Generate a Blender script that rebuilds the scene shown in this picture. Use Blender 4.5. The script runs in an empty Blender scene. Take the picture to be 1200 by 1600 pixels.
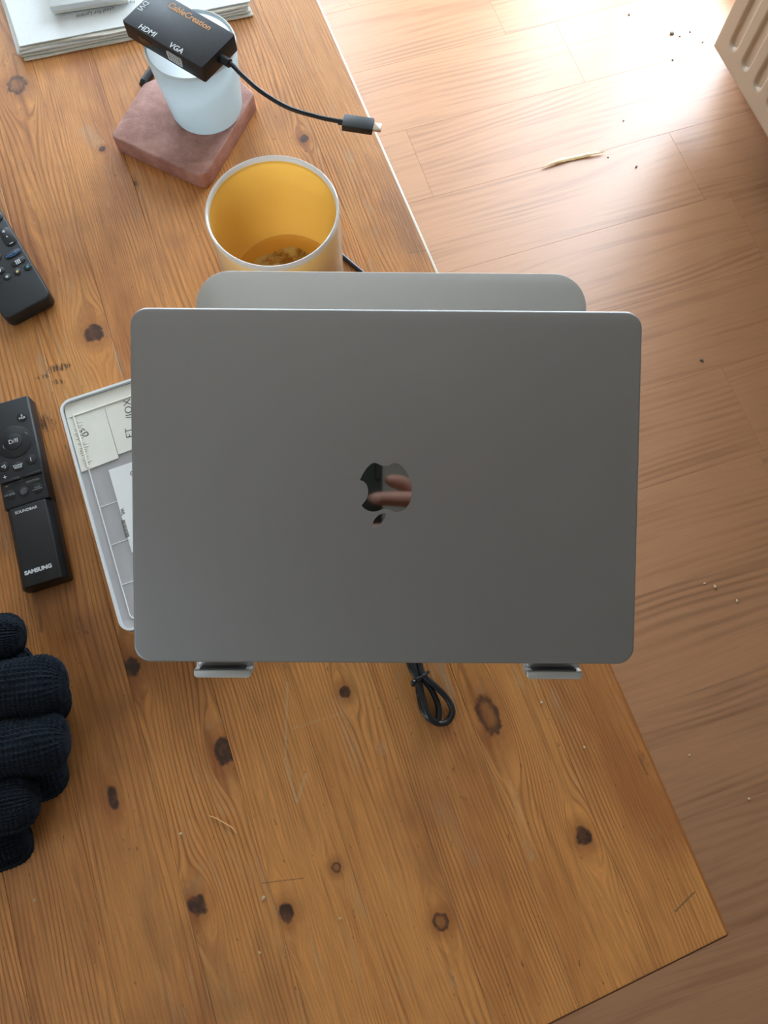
import bpy, bmesh, math, random
import numpy as np
from mathutils import Vector, Matrix, noise as mnoise

random.seed(7)
rng = np.random.default_rng(7)
SC = bpy.context.scene
COL = SC.collection
PI = math.pi

# ------------------------------------------------------------------ camera
TILT = math.radians(17.0)
FPX = 1200.0                       # focal length in pixels of the 1200 x 1600 frame
TABLE_Z = 0.75
CAM_Z = 1.35
cam_d = bpy.data.cameras.new('camera')
cam_d.sensor_fit = 'HORIZONTAL'
cam_d.sensor_width = 36.0
cam_d.lens = 36.0 * FPX / 1200.0
cam_d.clip_start = 0.002
cam = bpy.data.objects.new('camera', cam_d)
COL.objects.link(cam)
ROOM = math.radians(18.0)          # the picture is turned against the walls, which lie along the axes
TURN = Matrix.Rotation(-ROOM, 4, 'Z')
cam.location = (0, 0, CAM_Z)
cam.rotation_euler = (TILT, 0, -ROOM)
SC.camera = cam

# ------------------------------------------------------------------ daylight
world = bpy.data.worlds.new('sky')
SC.world = world
world.use_nodes = True
bg = world.node_tree.nodes['Background']
bg.inputs['Color'].default_value = (0.74, 0.895, 1.0, 1)
bg.inputs['Strength'].default_value = 10.0
SC.view_settings.view_transform = 'Standard'
SC.view_settings.look = 'None'
SC.view_settings.exposure = 1.16
SC.view_settings.gamma = 1.0
SC.view_settings.use_curve_mapping = False
SC.cycles.max_bounces = 6
SC.cycles.diffuse_bounces = 3
SC.cycles.glossy_bounces = 3
SC.cycles.transmission_bounces = 4
SC.cycles.caustics_reflective = False
SC.cycles.caustics_refractive = False

RC, RS = math.cos(ROOM), math.sin(ROOM)
def RW(l, w, z=0.0):
    return Vector((l * RC - w * RS, l * RS + w * RC, z))

DOOR_W0, DOOR_W1, DOOR_H = 1.20, 2.40, 2.05
WALL_L = 1.21
pl = bpy.data.lights.new('daylight_portal', 'AREA')
pl.shape = 'RECTANGLE'
pl.size = DOOR_W1 - DOOR_W0
pl.size_y = DOOR_H
pl.cycles.is_portal = True
po = bpy.data.objects.new('daylight_portal', pl)
COL.objects.link(po)
po.location = RW(WALL_L + 0.16, (DOOR_W0 + DOOR_W1) / 2, DOOR_H / 2)
po.rotation_euler = Matrix(((-RS, 0, RC), (RC, 0, RS), (0, 1, 0))).to_euler()   # shines along its -Z, into the room

pl2 = bpy.data.lights.new('window_portal', 'AREA')
pl2.shape = 'RECTANGLE'; pl2.size = 1.75; pl2.size_y = 1.35; pl2.cycles.is_portal = True
po2 = bpy.data.objects.new('window_portal', pl2); COL.objects.link(po2)
po2.location = RW(0.125, 3.2 + 0.17, 1.525)
po2.rotation_euler = Matrix(((-RC, 0, -RS), (-RS, 0, RC), (0, 1, 0))).to_euler()

pl3 = bpy.data.lights.new('left_window_portal', 'AREA')
pl3.shape = 'RECTANGLE'; pl3.size = 0.7; pl3.size_y = 1.1; pl3.cycles.is_portal = True
po3 = bpy.data.objects.new('left_window_portal', pl3); COL.objects.link(po3)
po3.location = RW(-2.9 - 0.17, -1.10, 1.55)
po3.rotation_euler = Matrix(((RS, 0, -RC), (-RC, 0, -RS), (0, 1, 0))).to_euler()

for _p in (po, po2, po3):
    _p.matrix_world = TURN @ Matrix.LocRotScale(_p.location, _p.rotation_euler, None)

# ------------------------------------------------------------------ layout helpers
def at(u, v, z=0.0):
    """point of the photograph at height z over the table top"""
    x, y = (u - 600) / FPX, (800 - v) / FPX
    c, s = math.cos(TILT), math.sin(TILT)
    d = Vector((x, y * c + s, y * s - c))
    t = (TABLE_Z + z - CAM_Z) / d.z
    return Vector((0, 0, CAM_Z)) + d * t
def atf(u, v, z=0.0):
    return at(u, v, z - TABLE_Z)

# ------------------------------------------------------------------ object helpers
def link(name, me, mats, parent=None, smooth=True, matrix=None):
    o = bpy.data.objects.new(name, me)
    COL.objects.link(o)
    for m in (mats if isinstance(mats, (list, tuple)) else [mats]):
        if m is not None and len(me.materials) < len(mats if isinstance(mats, (list, tuple)) else [mats]):
            me.materials.append(m)
    if parent is not None:
        o.parent = parent
    if matrix is not None:
        o.matrix_local = matrix
    if smooth:
        me.polygons.foreach_set('use_smooth', [True] * len(me.polygons))
        me.set_sharp_from_angle(angle=math.radians(38))
    return o
def obj(name, bm, mats, parent=None, smooth=True, matrix=None, flip=False):
    me = bpy.data.meshes.new(name)
    bmesh.ops.recalc_face_normals(bm, faces=bm.faces)
    if flip: bmesh.ops.reverse_faces(bm, faces=bm.faces)
    bm.to_mesh(me)
    bm.free()
    return link(name, me, mats, parent, smooth, matrix)
def pydata(name, v, f, mats, parent=None, smooth=True, matrix=None):
    me = bpy.data.meshes.new(name)
    me.from_pydata([tuple(p) for p in v], [], f)
    me.update()
    return link(name, me, mats, parent, smooth, matrix)
def tag(o, label, cat=None, group=None):
    o['label'] = label
    if cat: o['category'] = cat
    if group: o['group'] = group
    return o
def struct(o, label=None):
    o['kind'] = 'structure'
    if label: o['label'] = label
    return o
def thing(name, label, cat, loc=(0, 0, 0), rotz=0.0, group=None, matrix=None):
    o = bpy.data.objects.new(name, None)
    o.empty_display_size = 0.02
    COL.objects.link(o)
    if matrix is not None:
        o.matrix_world = matrix
    else:
        o.location = loc
        o.rotation_euler = (0, 0, rotz)
    return tag(o, label, cat, group)

def bm_box(x0, x1, y0, y1, z0, z1, bev=0.0, seg=2, bm=None):
    b = bmesh.new()
    vs = [b.verts.new(p) for p in ((x0,y0,z0),(x1,y0,z0),(x1,y1,z0),(x0,y1,z0),(x0,y0,z1),(x1,y0,z1),(x1,y1,z1),(x0,y1,z1))]
    for q in ((0,3,2,1),(4,5,6,7),(0,1,5,4),(1,2,6,5),(2,3,7,6),(3,0,4,7)):
        b.faces.new([vs[i] for i in q])
    if bev > 0:
        bmesh.ops.bevel(b, geom=list(b.edges), offset=bev, segments=seg, affect='EDGES', profile=0.5)
    if bm is not None:
        me = bpy.data.meshes.new('tmp'); b.to_mesh(me); b.free(); bm.from_mesh(me); bpy.data.meshes.remove(me)
        return bm
    return b
def round_poly(pts, r, seg=8):
    """round the corners of a polygon; r scalar or list"""
    n = len(pts); out = []
    rs = r if isinstance(r, (list, tuple)) else [r] * n
    for i in range(n):
        p0, p, p1 = Vector(pts[i-1]), Vector(pts[i]), Vector(pts[(i+1) % n])
        a, b = (p0 - p).normalized(), (p1 - p).normalized()
        ang = a.angle(b)
        if rs[i] <= 0 or abs(ang - PI) < 1e-3:
            out.append(p); continue
        t = min(rs[i] / math.tan(ang / 2), (p0-p).length*0.499, (p1-p).length*0.499)
        rr = t * math.tan(ang / 2)
        c = p + (a + b).normalized() * (rr / math.sin(ang / 2))
        s, e = p + a * t - c, p + b * t - c
        a0 = math.atan2(s.y, s.x); a1 = math.atan2(e.y, e.x)
        d = (a1 - a0 + PI) % (2 * PI) - PI
        for k in range(seg + 1):
            q = a0 + d * k / seg
            out.append(Vector((c.x + rr * math.cos(q), c.y + rr * math.sin(q))))
    return out
def rrect(w, h, r, seg=8, cx=0.0, cy=0.0):
    return round_poly([(cx-w/2, cy-h/2), (cx+w/2, cy-h/2), (cx+w/2, cy+h/2), (cx-w/2, cy+h/2)], r, seg)
def bm_prism(pts, z0, z1, bt=0.0, bb=0.0, seg=3):
    """upright prism over an outline; bt / bb bevel of the top / bottom rim"""
    b = bmesh.new()
    lo = [b.verts.new((p[0], p[1], z0)) for p in pts]
    hi = [b.verts.new((p[0], p[1], z1)) for p in pts]
    n = len(pts)
    top = b.faces.new(hi); bot = b.faces.new(lo[::-1])
    for i in range(n):
        b.faces.new((lo[i], lo[(i+1) % n], hi[(i+1) % n], hi[i]))
    bmesh.ops.recalc_face_normals(b, faces=b.faces)
    te, be = list(top.edges), list(bot.edges)
    if bt > 0:
        bmesh.ops.bevel(b, geom=te, offset=bt, segments=seg, affect='EDGES', profile=0.5)
    if bb > 0:
        be = [e for e in b.edges if all(abs(v.co.z - z0) < 1e-7 for v in e.verts)]
        bmesh.ops.bevel(b, geom=be, offset=bb, segments=seg, affect='EDGES', profile=0.5)
    return b
def bm_lathe(profile, seg=64):
    b = bmesh.new(); rings = []
    for r, z in profile:
        if r < 1e-6:
            rings.append([b.verts.new((0, 0, z))])
        else:
            rings.append([b.verts.new((r*math.cos(2*PI*k/seg), r*math.sin(2*PI*k/seg), z)) for k in range(seg)])
    for i in range(len(rings)-1):
        A, B = rings[i], rings[i+1]
        for k in range(seg):
            k2 = (k+1) % seg
            if len(A) == 1 and len(B) == 1: continue
            if len(A) == 1: b.faces.new((A[0], B[k2], B[k]))
            elif len(B) == 1: b.faces.new((A[k], A[k2], B[0]))
            else: b.faces.new((A[k], A[k2], B[k2], B[k]))
    return b
def catmull(P, n=8, closed=False):
    P = [Vector(p) for p in P]; out = []
    m = len(P)
    rngi = range(m) if closed else range(m-1)
    for i in rngi:
        if closed:
            a, b, c, d = P[i-1], P[i], P[(i+1) % m], P[(i+2) % m]
        else:
            b, c = P[i], P[i+1]
            a = P[i-1] if i > 0 else b*2 - c
            d = P[i+2] if i+2 < m else c*2 - b
        for k in range(n):
            t = k / n
            out.append(0.5*((2*b) + (c-a)*t + (2*a-5*b+4*c-d)*t*t + (3*b-a-3*c+d)*t**3))
    if not closed: out.append(P[-1])
    return out
def bm_tube(P, r, seg=10, closed=False, bm=None, flat=1.0):
    b = bm or bmesh.new()
    n = len(P); rr = r if isinstance(r, (list, tuple)) else [r]*n
    T = []
    for i in range(n):
        if closed: t = P[(i+1) % n] - P[i-1]
        else: t = P[min(i+1, n-1)] - P[max(i-1, 0)]
        T.append(t.normalized())
    up = Vector((0, 0, 1)) if abs(T[0].z) < 0.9 else Vector((1, 0, 0))
    N = (up - T[0]*up.dot(T[0])).normalized()
    rings = []
    for i in range(n):
        N = (N - T[i]*N.dot(T[i])).normalized()
        Bv = T[i].cross(N)
        rings.append([b.verts.new(P[i] + rr[i]*(math.cos(2*PI*k/seg)*N*flat + math.sin(2*PI*k/seg)*Bv)) for k in range(seg)])
    m = n if closed else n-1
    for i in range(m):
        A, B = rings[i], rings[(i+1) % n]
        for k in range(seg):
            b.faces.new((A[k], A[(k+1) % seg], B[(k+1) % seg], B[k]))
    if not closed:
        b.faces.new(rings[0][::-1]); b.faces.new(rings[-1])
    return b
def text_mesh(name, body, size, material, parent, x, y, z, rot=0.0, bold=0.0, depth=0.00006, shear=0.0, squash=1.0, matrix=None):
    cu = bpy.data.curves.new('lettering', 'FONT')
    cu.body = body; cu.size = size; cu.align_x = 'CENTER'; cu.align_y = 'CENTER'
    cu.offset = bold * size; cu.extrude = depth; cu.shear = shear; cu.resolution_u = 3
    t = bpy.data.objects.new('tmp_text', cu)
    COL.objects.link(t)
    dg = bpy.context.evaluated_depsgraph_get()
    me = bpy.data.meshes.new_from_object(t.evaluated_get(dg))
    bpy.data.objects.remove(t); bpy.data.curves.remove(cu)
    me.name = name
    M = Matrix.Translation((x, y, z)) @ Matrix.Rotation(rot, 4, 'Z') @ Matrix.Diagonal((squash, 1, 1, 1))
    if matrix is not None: M = matrix @ M
    me.materials.clear()
    me.transform(M)
    return link(name, me, material, parent, smooth=False)

# ------------------------------------------------------------------ material helpers
class G:
    def __init__(s, name):
        s.m = bpy.data.materials.new(name); s.m.use_nodes = True
        s.t = s.m.node_tree; s.b = s.t.nodes['Principled BSDF']
        s.out = s.t.nodes['Material Output']
    def n(s, typ, **kw):
        x = s.t.nodes.new(typ)
        for k, v in kw.items(): setattr(x, k, v)
        return x
    def put(s, sock, v):
        if isinstance(v, bpy.types.NodeSocket): s.t.links.new(v, sock)
        elif v is not None:
            if isinstance(v, (tuple, list)) and len(v) == 3 and sock.type == 'RGBA': v = (*v, 1)
            sock.default_value = v
    def set(s, **kw):
        for k, v in kw.items(): s.put(s.b.inputs[k.replace('_', ' ')], v)
        return s
    def math(s, op, a, b=None, c=None, clamp=False):
        x = s.n('ShaderNodeMath', operation=op, use_clamp=clamp)
        for i, v in enumerate((a, b, c)): s.put(x.inputs[i], v)
        return x.outputs[0]
    def vm(s, op, a, b=None, out=0):
        x = s.n('ShaderNodeVectorMath', operation=op)
        s.put(x.inputs[0], a); s.put(x.inputs[1], b)
        return x.outputs['Value'] if op in ('DOT_PRODUCT', 'LENGTH') else x.outputs[0]
    def coords(s, which='Object'):
        return s.n('ShaderNodeTexCoord').outputs[which]
    def noise(s, vec, scale=1.0, detail=3.0, rough=0.55, dist=0.0, col=False):
        x = s.n('ShaderNodeTexNoise')
        s.put(x.inputs['Vector'], vec); s.put(x.inputs['Scale'], scale); s.put(x.inputs['Detail'], detail)
        s.put(x.inputs['Roughness'], rough); s.put(x.inputs['Distortion'], dist)
        return x.outputs['Color' if col else 'Fac']
    def sep(s, v):
        x = s.n('ShaderNodeSeparateXYZ'); s.put(x.inputs[0], v); return x.outputs
    def comb(s, a, b, c=0.0):
        x = s.n('ShaderNodeCombineXYZ')
        for i, v in enumerate((a, b, c)): s.put(x.inputs[i], v)
        return x.outputs[0]
    def mix(s, f, a, b, blend='MIX'):
        x = s.n('ShaderNodeMix', data_type='RGBA', blend_type=blend)
        s.put(x.inputs[0], f); s.put(x.inputs[6], a); s.put(x.inputs[7], b)
        return x.outputs[2]
    def step(s, v, lo, hi, o0=0.0, o1=1.0):
        x = s.n('ShaderNodeMapRange', interpolation_type='SMOOTHSTEP')
        s.put(x.inputs[0], v); s.put(x.inputs[1], lo); s.put(x.inputs[2], hi); s.put(x.inputs[3], o0); s.put(x.inputs[4], o1)
        return x.outputs[0]
    def bump(s, h, strength=0.3, dist=0.001):
        x = s.n('ShaderNodeBump'); s.put(x.inputs['Height'], h)
        x.inputs['Strength'].default_value = strength; x.inputs['Distance'].default_value = dist
        s.t.links.new(x.outputs[0], s.b.inputs['Normal'])
        return s
def plain(name, col, rough=0.5, metal=0.0, spec=0.5, noise_amt=0.06, nscale=60.0, bump=0.0, bscale=900.0, **kw):
    g = G(name)
    co = g.coords()
    n = g.noise(co, nscale, 3)
    k = g.math('MULTIPLY_ADD', n, 2*noise_amt, 1-noise_amt)
    c = g.mix(1.0, (*col, 1), g.comb(k, k, k), 'MULTIPLY')
    g.set(Base_Color=c, Roughness=rough, Metallic=metal)
    g.b.inputs['Specular IOR Level'].default_value = spec
    for q, v in kw.items(): g.put(g.b.inputs[q.replace('_', ' ')], v)
    if bump > 0:
        g.bump(g.noise(co, bscale, 2), bump, 0.0005)
    return g.m

def srgb(r, g, b):
    f = lambda c: (c/255/12.92) if c/255 <= 0.04045 else ((c/255+0.055)/1.055)**2.4
    return (f(r), f(g), f(b))

# ------------------------------------------------------------------ wood
def pine(name, idx, knots, marks=()):
    g = G(name)
    rs = random.Random(100 + idx)
    a, b, _ = g.sep(g.coords())
    P2 = g.comb(a, b, 0.0)
    bb = b
    kn_dark = 0.0; kn_halo = 0.0
    wob = g.noise(g.comb(a, b, idx*1.7), 160.0, 3)
    for (ka, kb, r, el, kind) in knots:
        d = g.vm('MULTIPLY', g.vm('SUBTRACT', P2, (ka, kb, 0)), (1/el, 1, 0))
        rho2 = g.vm('DOT_PRODUCT', d, d)
        d2 = g.vm('MULTIPLY', g.vm('SUBTRACT', P2, (ka, kb, 0)), (1/(el*2.2), 1, 0))
        r2 = g.vm('DOT_PRODUCT', d2, d2)
        R = r * 1.25
        fall = g.math('DIVIDE', R*R, g.math('MAXIMUM', r2, R*R))
        db = g.math('SUBTRACT', b, kb)
        bb = g.math('SUBTRACT', bb, g.math('MULTIPLY', db, fall))
        rho = g.math('SQRT', rho2)
        rho = g.math('MULTIPLY_ADD', wob, r*0.8, g.math('SUBTRACT', rho, r*0.4))
        core = g.step(rho, r*0.62, r*0.95, 1.0, 0.0)
        if kind == 'ring':
            core = g.math('MULTIPLY', core, g.step(rho, r*0.25, r*0.75, 0.35, 1.0))
        kn_dark = g.math('MAXIMUM', core, kn_dark)
        kn_halo = g.math('MAXIMUM', g.step(rho, r*0.9, r*2.3, 1.0, 0.0), kn_halo)
    off = idx * 3.71
    w1 = g.noise(g.comb(g.math('MULTIPLY', a, 2.3), g.math('MULTIPLY', b, 16.0), off), 1.0, 2)
    w2 = g.noise(g.comb(g.math('MULTIPLY', a, 9.0), g.math('MULTIPLY', b, 55.0), off+9), 1.0, 2)
    bb = g.math('ADD', bb, g.math('MULTIPLY_ADD', w1, 0.034, -0.017))
    bb = g.math('ADD', bb, g.math('MULTIPLY_ADD', w2, 0.0045, -0.0022))
    sp = rs.choice([0.0024, 0.0029, 0.0034, 0.0042])
    ph = g.math('MULTIPLY', bb, 2*PI/sp)
    ring = g.math('MULTIPLY_ADD', g.math('SINE', ph), 0.5, 0.5)
    ring = g.math('POWER', ring, 3.0)
    amp = g.noise(g.comb(g.math('MULTIPLY', a, 5.0), g.math('MULTIPLY', b, 30.0), off+4), 1.0, 2)
    ring = g.math('MULTIPLY', ring, g.step(amp, 0.34, 0.70, 0.14, 1.0))
    fib = g.noise(g.comb(g.math('MULTIPLY', a, 38.0), g.math('MULTIPLY', bb, 1100.0), off), 1.0, 3, 0.65)
    fib2 = g.noise(g.comb(g.math('MULTIPLY', a, 9.0), g.math('MULTIPLY', b, 240.0), off+2), 1.0, 3, 0.6)
    t = rs.uniform(-0.06, 0.06)
    e0 = tuple(c*(1+t) for c in srgb(222, 150, 80)); l0 = tuple(c*(1+t) for c in srgb(140, 74, 32))
    c = g.mix(g.math('MULTIPLY', ring, 0.72), (*e0, 1), (*l0, 1))
    patch = g.noise(g.comb(g.math('MULTIPLY', a, 4.0), g.math('MULTIPLY', b, 13.0), off+20), 1.0, 4, 0.6)
    c = g.mix(g.step(patch, 0.46, 0.70, 0.0, 0.60), c, (*srgb(156, 86, 42), 1))
    c = g.mix(g.step(patch, 0.44, 0.26, 0.0, 0.35), c, (*srgb(222, 168, 104), 1))
    c = g.mix(g.step(fib2, 0.52, 0.78, 0.0, 0.45), c, (*srgb(128, 70, 30), 1))
    k = g.math('MULTIPLY_ADD', fib, 0.95, 0.53)
    c = g.mix(1.0, c, g.comb(k, k, k), 'MULTIPLY')
    # rubbed grey wear along the grain and dark flecks
    wear = g.noise(g.comb(g.math('MULTIPLY', a, 11.0), g.math('MULTIPLY', b, 70.0), off+31), 1.0, 4, 0.7)
    wbig = g.noise(g.comb(g.math('MULTIPLY', a, 5.0), g.math('MULTIPLY', b, 7.0), 77.0), 1.0, 2)
    wm = g.math('MULTIPLY', g.step(wear, 0.56, 0.70), g.step(wbig, 0.46, 0.64, 0.0, 0.50))
    c = g.mix(wm, c, (*srgb(196, 170, 138), 1))
    brn = g.noise(g.comb(g.math('MULTIPLY', a, 7.0), g.math('MULTIPLY', b, 9.0), 41.0), 1.0, 3, 0.6)
    c = g.mix(g.step(brn, 0.50, 0.68, 0.0, 0.48), c, (*srgb(134, 86, 54), 1))
    stk = g.noise(g.comb(g.math('MULTIPLY', a, 34.0), g.math('MULTIPLY', bb, 520.0), off+71), 1.0, 2, 0.6)
    c = g.mix(g.math('MULTIPLY', g.step(stk, 0.60, 0.70), g.step(wbig, 0.40, 0.62, 0.05, 0.50)), c, (*srgb(212, 174, 130), 1))
    fl = g.noise(g.comb(g.math('MULTIPLY', a, 120.0), g.math('MULTIPLY', b, 330.0), off+55), 1.0, 2)
    c = g.mix(g.step(fl, 0.70, 0.76, 0.0, 0.65), c, (*srgb(80, 52, 34), 1))
    if knots:
        c = g.mix(g.math('MULTIPLY', kn_halo, 0.42), c, (*srgb(140, 72, 26), 1))
        c = g.mix(g.math('MULTIPLY', kn_dark, 0.93), c, g.mix(g.step(wob, 0.42, 0.62), (*srgb(48, 28, 21), 1), (*srgb(92, 54, 36), 1)))
    for (a0, b0, a1, b1, wd, st, col, breakup) in marks:
        p0, dv = Vector((a0, b0, 0)), Vector((a1-a0, b1-b0, 0))
        L = dv.length; dn = dv / L
        q = g.vm('SUBTRACT', P2, tuple(p0))
        tt = g.math('MINIMUM', g.math('MAXIMUM', g.vm('DOT_PRODUCT', q, tuple(dn)), 0.0), L)
        near = g.n('ShaderNodeVectorMath', operation='SCALE')
        near.inputs[0].default_value = tuple(dn); g.put(near.inputs['Scale'], tt)
        dist = g.vm('LENGTH', g.vm('SUBTRACT', q, near.outputs[0]))
        dist = g.math('ADD', dist, g.math('MULTIPLY_ADD', g.noise(P2, 420.0, 3), wd*1.6, -wd*0.8))
        mk = g.step(dist, wd*0.4, wd, st*(0.6 if col[0] > 150 else 1.0), 0.0)
        if breakup:
            mk = g.math('MULTIPLY', mk, g.step(g.noise(g.comb(g.math('MULTIPLY', a, 60.0), g.math('MULTIPLY', b, 600.0), 3.0), 1.0, 2), 0.42, 0.58))
        c = g.mix(mk, c, (*srgb(*col), 1))
    g.set(Base_Color=c, Roughness=g.math('MULTIPLY_ADD', fib, 0.16, 0.38))
    g.b.inputs['Specular IOR Level'].default_value = 0.6
    h = g.noise(g.comb(g.math('MULTIPLY', a, 30.0), g.math('MULTIPLY', b, 700.0), off), 1.0, 2, 0.6)
    g.bump(h, 0.35, 0.0007)
    return g.m

def laminate():
    g = G('laminate_floor')
    co = g.coords()
    r = g.n('ShaderNodeObjectInfo').outputs['Random']
    a, b, _ = g.sep(co)
    off = g.math('MULTIPLY', r, 61.0)
    a = g.math('ADD', a, off)
    w1 = g.noise(g.comb(g.math('MULTIPLY', a, 1.2), g.math('MULTIPLY', b, 6.0), off), 1.0, 1)
    w2 = g.noise(g.comb(g.math('MULTIPLY', a, 5.0), g.math('MULTIPLY', b, 30.0), off), 1.0, 2)
    bb = g.math('ADD', b, g.math('MULTIPLY_ADD', w1, 0.11, -0.055))
    bb = g.math('ADD', bb, g.math('MULTIPLY', w2, 0.004))
    ring = g.math('POWER', g.math('MULTIPLY_ADD', g.math('SINE', g.math('MULTIPLY', bb, 2*PI/0.0135)), 0.5, 0.5), 1.6)
    amp = g.noise(g.comb(g.math('MULTIPLY', a, 2.5), g.math('MULTIPLY', b, 12.0), g.math('ADD', off, 5.0)), 1.0, 2)
    ring = g.math('MULTIPLY', ring, g.step(amp, 0.42, 0.70))
    fib = g.noise(g.comb(g.math('MULTIPLY', a, 14.0), g.math('MULTIPLY', bb, 420.0), off), 1.0, 4, 0.65)
    str_ = g.noise(g.comb(g.math('MULTIPLY', a, 3.0), g.math('MULTIPLY', bb, 60.0), off), 1.0, 3, 0.6)
    c = g.mix(g.math('MULTIPLY', ring, 0.50), (*srgb(170, 123, 87), 1), (*srgb(112, 75, 50), 1))
    c = g.mix(g.step(str_, 0.50, 0.75, 0.0, 0.45), c, (*srgb(130, 86, 60), 1))
    c = g.mix(g.step(str_, 0.46, 0.25, 0.0, 0.35), c, (*srgb(174, 128, 93), 1))
    k = g.math('ADD', g.math('MULTIPLY_ADD', fib, 0.32, 0.81), g.math('MULTIPLY', r, 0.08))
    c = g.mix(1.0, c, g.comb(k, k, k), 'MULTIPLY')
    g.set(Base_Color=c, Roughness=g.math('MULTIPLY_ADD', fib, 0.10, 0.30))
    g.b.inputs['Specular IOR Level'].default_value = 0.5
    g.bump(g.math('ADD', fib, g.math('MULTIPLY', ring, -0.4)), 0.12, 0.0006)
    return g.m

# ------------------------------------------------------------------ materials
M = {}
M['floor'] = laminate()
M['subfloor'] = plain('floor_base', srgb(100, 66, 48), 0.7)
M['wall'] = plain('wall_paint', srgb(172, 167, 156), 0.9, nscale=5, noise_amt=0.03, bump=0.2, bscale=300)
M['ceil'] = plain('ceiling_paint', srgb(205, 202, 194), 0.95, nscale=4, noise_amt=0.02)
M['redwood'] = plain('red_brown_wood', srgb(138, 78, 56), 0.45, nscale=25, noise_amt=0.15)
M['rad'] = plain('cream_enamel', srgb(190, 176, 156), 0.35, nscale=12, noise_amt=0.02)
M['chrome'] = plain('chrome', (0.7, 0.7, 0.7), 0.2, 1.0)
M['stone'] = plain('patio_stone', srgb(170, 168, 160), 0.9, nscale=8, noise_amt=0.15)
M['black'] = plain('black_plastic', (0.010, 0.011, 0.013), 0.42, nscale=200, noise_amt=0.15, bump=0.08, bscale=2500)
M['black_gloss'] = plain('black_gloss_plastic', (0.010, 0.011, 0.013), 0.18)
M['black_soft'] = plain('black_rubber', (0.010, 0.0105, 0.012), 0.5, noise_amt=0.1, nscale=300)
M['remote_face'] = plain('remote_face_plastic', (0.013, 0.0155, 0.018), 0.46, nscale=150, noise_amt=0.2, bump=0.06, bscale=3000)
M['ink_white'] = plain('white_print', (0.72, 0.74, 0.74), 0.6, noise_amt=0.03)
M['ink_grey'] = plain('grey_print', (0.30, 0.31, 0.32), 0.6, noise_amt=0.03)
M['ink_gold'] = plain('copper_print', srgb(204, 140, 76), 0.4, 0.3)
M['ink_blue'] = plain('blue_print', srgb(52, 112, 170), 0.5)
M['ink_dark'] = plain('pencil_marks', srgb(96, 92, 88), 0.8)
M['pen_ink'] = plain('pen_ink', srgb(88, 92, 96), 0.8)
M['cyan'] = plain('blue_button', srgb(64, 150, 176), 0.5)
M['yellow'] = plain('yellow_button', srgb(226, 200, 128), 0.5)
M['pale'] = plain('pale_button', srgb(196, 198, 194), 0.5)
M['paper'] = plain('paper', srgb(244, 246, 244), 0.85, nscale=400, noise_amt=0.05, bump=0.3, bscale=700)
M['paper_b'] = plain('paper_ivory', srgb(232, 228, 214), 0.85, nscale=200, noise_amt=0.05)
M['card'] = plain('white_card', srgb(236, 240, 240), 0.55)
M['tape'] = plain('masking_tape', srgb(244, 240, 226), 0.7, nscale=90, noise_amt=0.05, bump=0.4, bscale=160)
M['label'] = plain('label_paper', srgb(248, 247, 244), 0.5, nscale=60, noise_amt=0.03)
M['wire'] = plain('cable_sheath', (0.012, 0.013, 0.016), 0.35)
M['usb'] = plain('usb_metal', (0.62, 0.52, 0.44), 0.3, 1.0)
M['silver'] = plain('silver_aluminium', (0.66, 0.665, 0.65), 0.46, 0.75, nscale=30, noise_amt=0.02)
M['rubber_grey'] = plain('grey_rubber', (0.10, 0.105, 0.11), 0.7)
M['pad_white'] = plain('clear_silicone', (0.8, 0.82, 0.84), 0.25)
M['straw'] = plain('dry_straw', srgb(252, 242, 216), 0.8, nscale=900, noise_amt=0.25)
M['crumb'] = plain('crumb_grey', srgb(120, 108, 92), 0.9, nscale=900, noise_amt=0.3)
M['crumb_w'] = plain('crumb_pale', srgb(206, 182, 146), 0.9, nscale=900, noise_amt=0.2)
M['thread'] = plain('thread', srgb(226, 178, 118), 0.8)

def mat_space_grey():
    g = G('space_grey_aluminium')
    co = g.coords()
    n = g.noise(co, 7.0, 3)
    k = g.math('MULTIPLY_ADD', n, 0.06, 0.97)
    c = g.mix(1.0, (0.352, 0.345, 0.340, 1), g.comb(k, k, k), 'MULTIPLY')
    sp = g.noise(co, 620.0, 1)
    c = g.mix(g.step(sp, 0.835, 0.85, 0.0, 0.6), c, (0.6, 0.6, 0.58, 1))
    g.set(Base_Color=c, Metallic=0.80, Roughness=g.math('MULTIPLY_ADD', n, 0.08, 0.44))
    g.bump(g.noise(co, 4000.0, 1), 0.03, 0.0002)
    return g.m
M['grey'] = mat_space_grey()
M['grey_dark'] = plain('laptop_gasket', (0.02, 0.02, 0.022), 0.6)
M['mirror'] = plain('polished_metal', (0.23, 0.24, 0.235), 0.035, 1.0, noise_amt=0.0)

def mat_frosted(name, col, transl=0.55, rough=0.45, gloss=0.12):
    g = G(name)
    d = g.n('ShaderNodeBsdfDiffuse'); g.put(d.inputs['Color'], (*col, 1))
    t = g.n('ShaderNodeBsdfTranslucent'); g.put(t.inputs['Color'], (*col, 1))
    m1 = g.n('ShaderNodeMixShader'); m1.inputs[0].default_value = transl
    g.t.links.new(d.outputs[0], m1.inputs[1]); g.t.links.new(t.outputs[0], m1.inputs[2])
    gl = g.n('ShaderNodeBsdfGlossy'); gl.inputs['Roughness'].default_value = rough
    m2 = g.n('ShaderNodeMixShader')
    lw = g.n('ShaderNodeLayerWeight'); lw.inputs['Blend'].default_value = 0.5
    g.t.links.new(g.math('MULTIPLY_ADD', g.math('POWER', lw.outputs['Facing'], 5.0), 0.6, gloss*0.33), m2.inputs[0])
    g.t.links.new(m1.outputs[0], m2.inputs[1]); g.t.links.new(gl.outputs[0], m2.inputs[2])
    g.t.links.new(m2.outputs[0], g.out.inputs[0])
    g.m2 = m2
    return g
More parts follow.
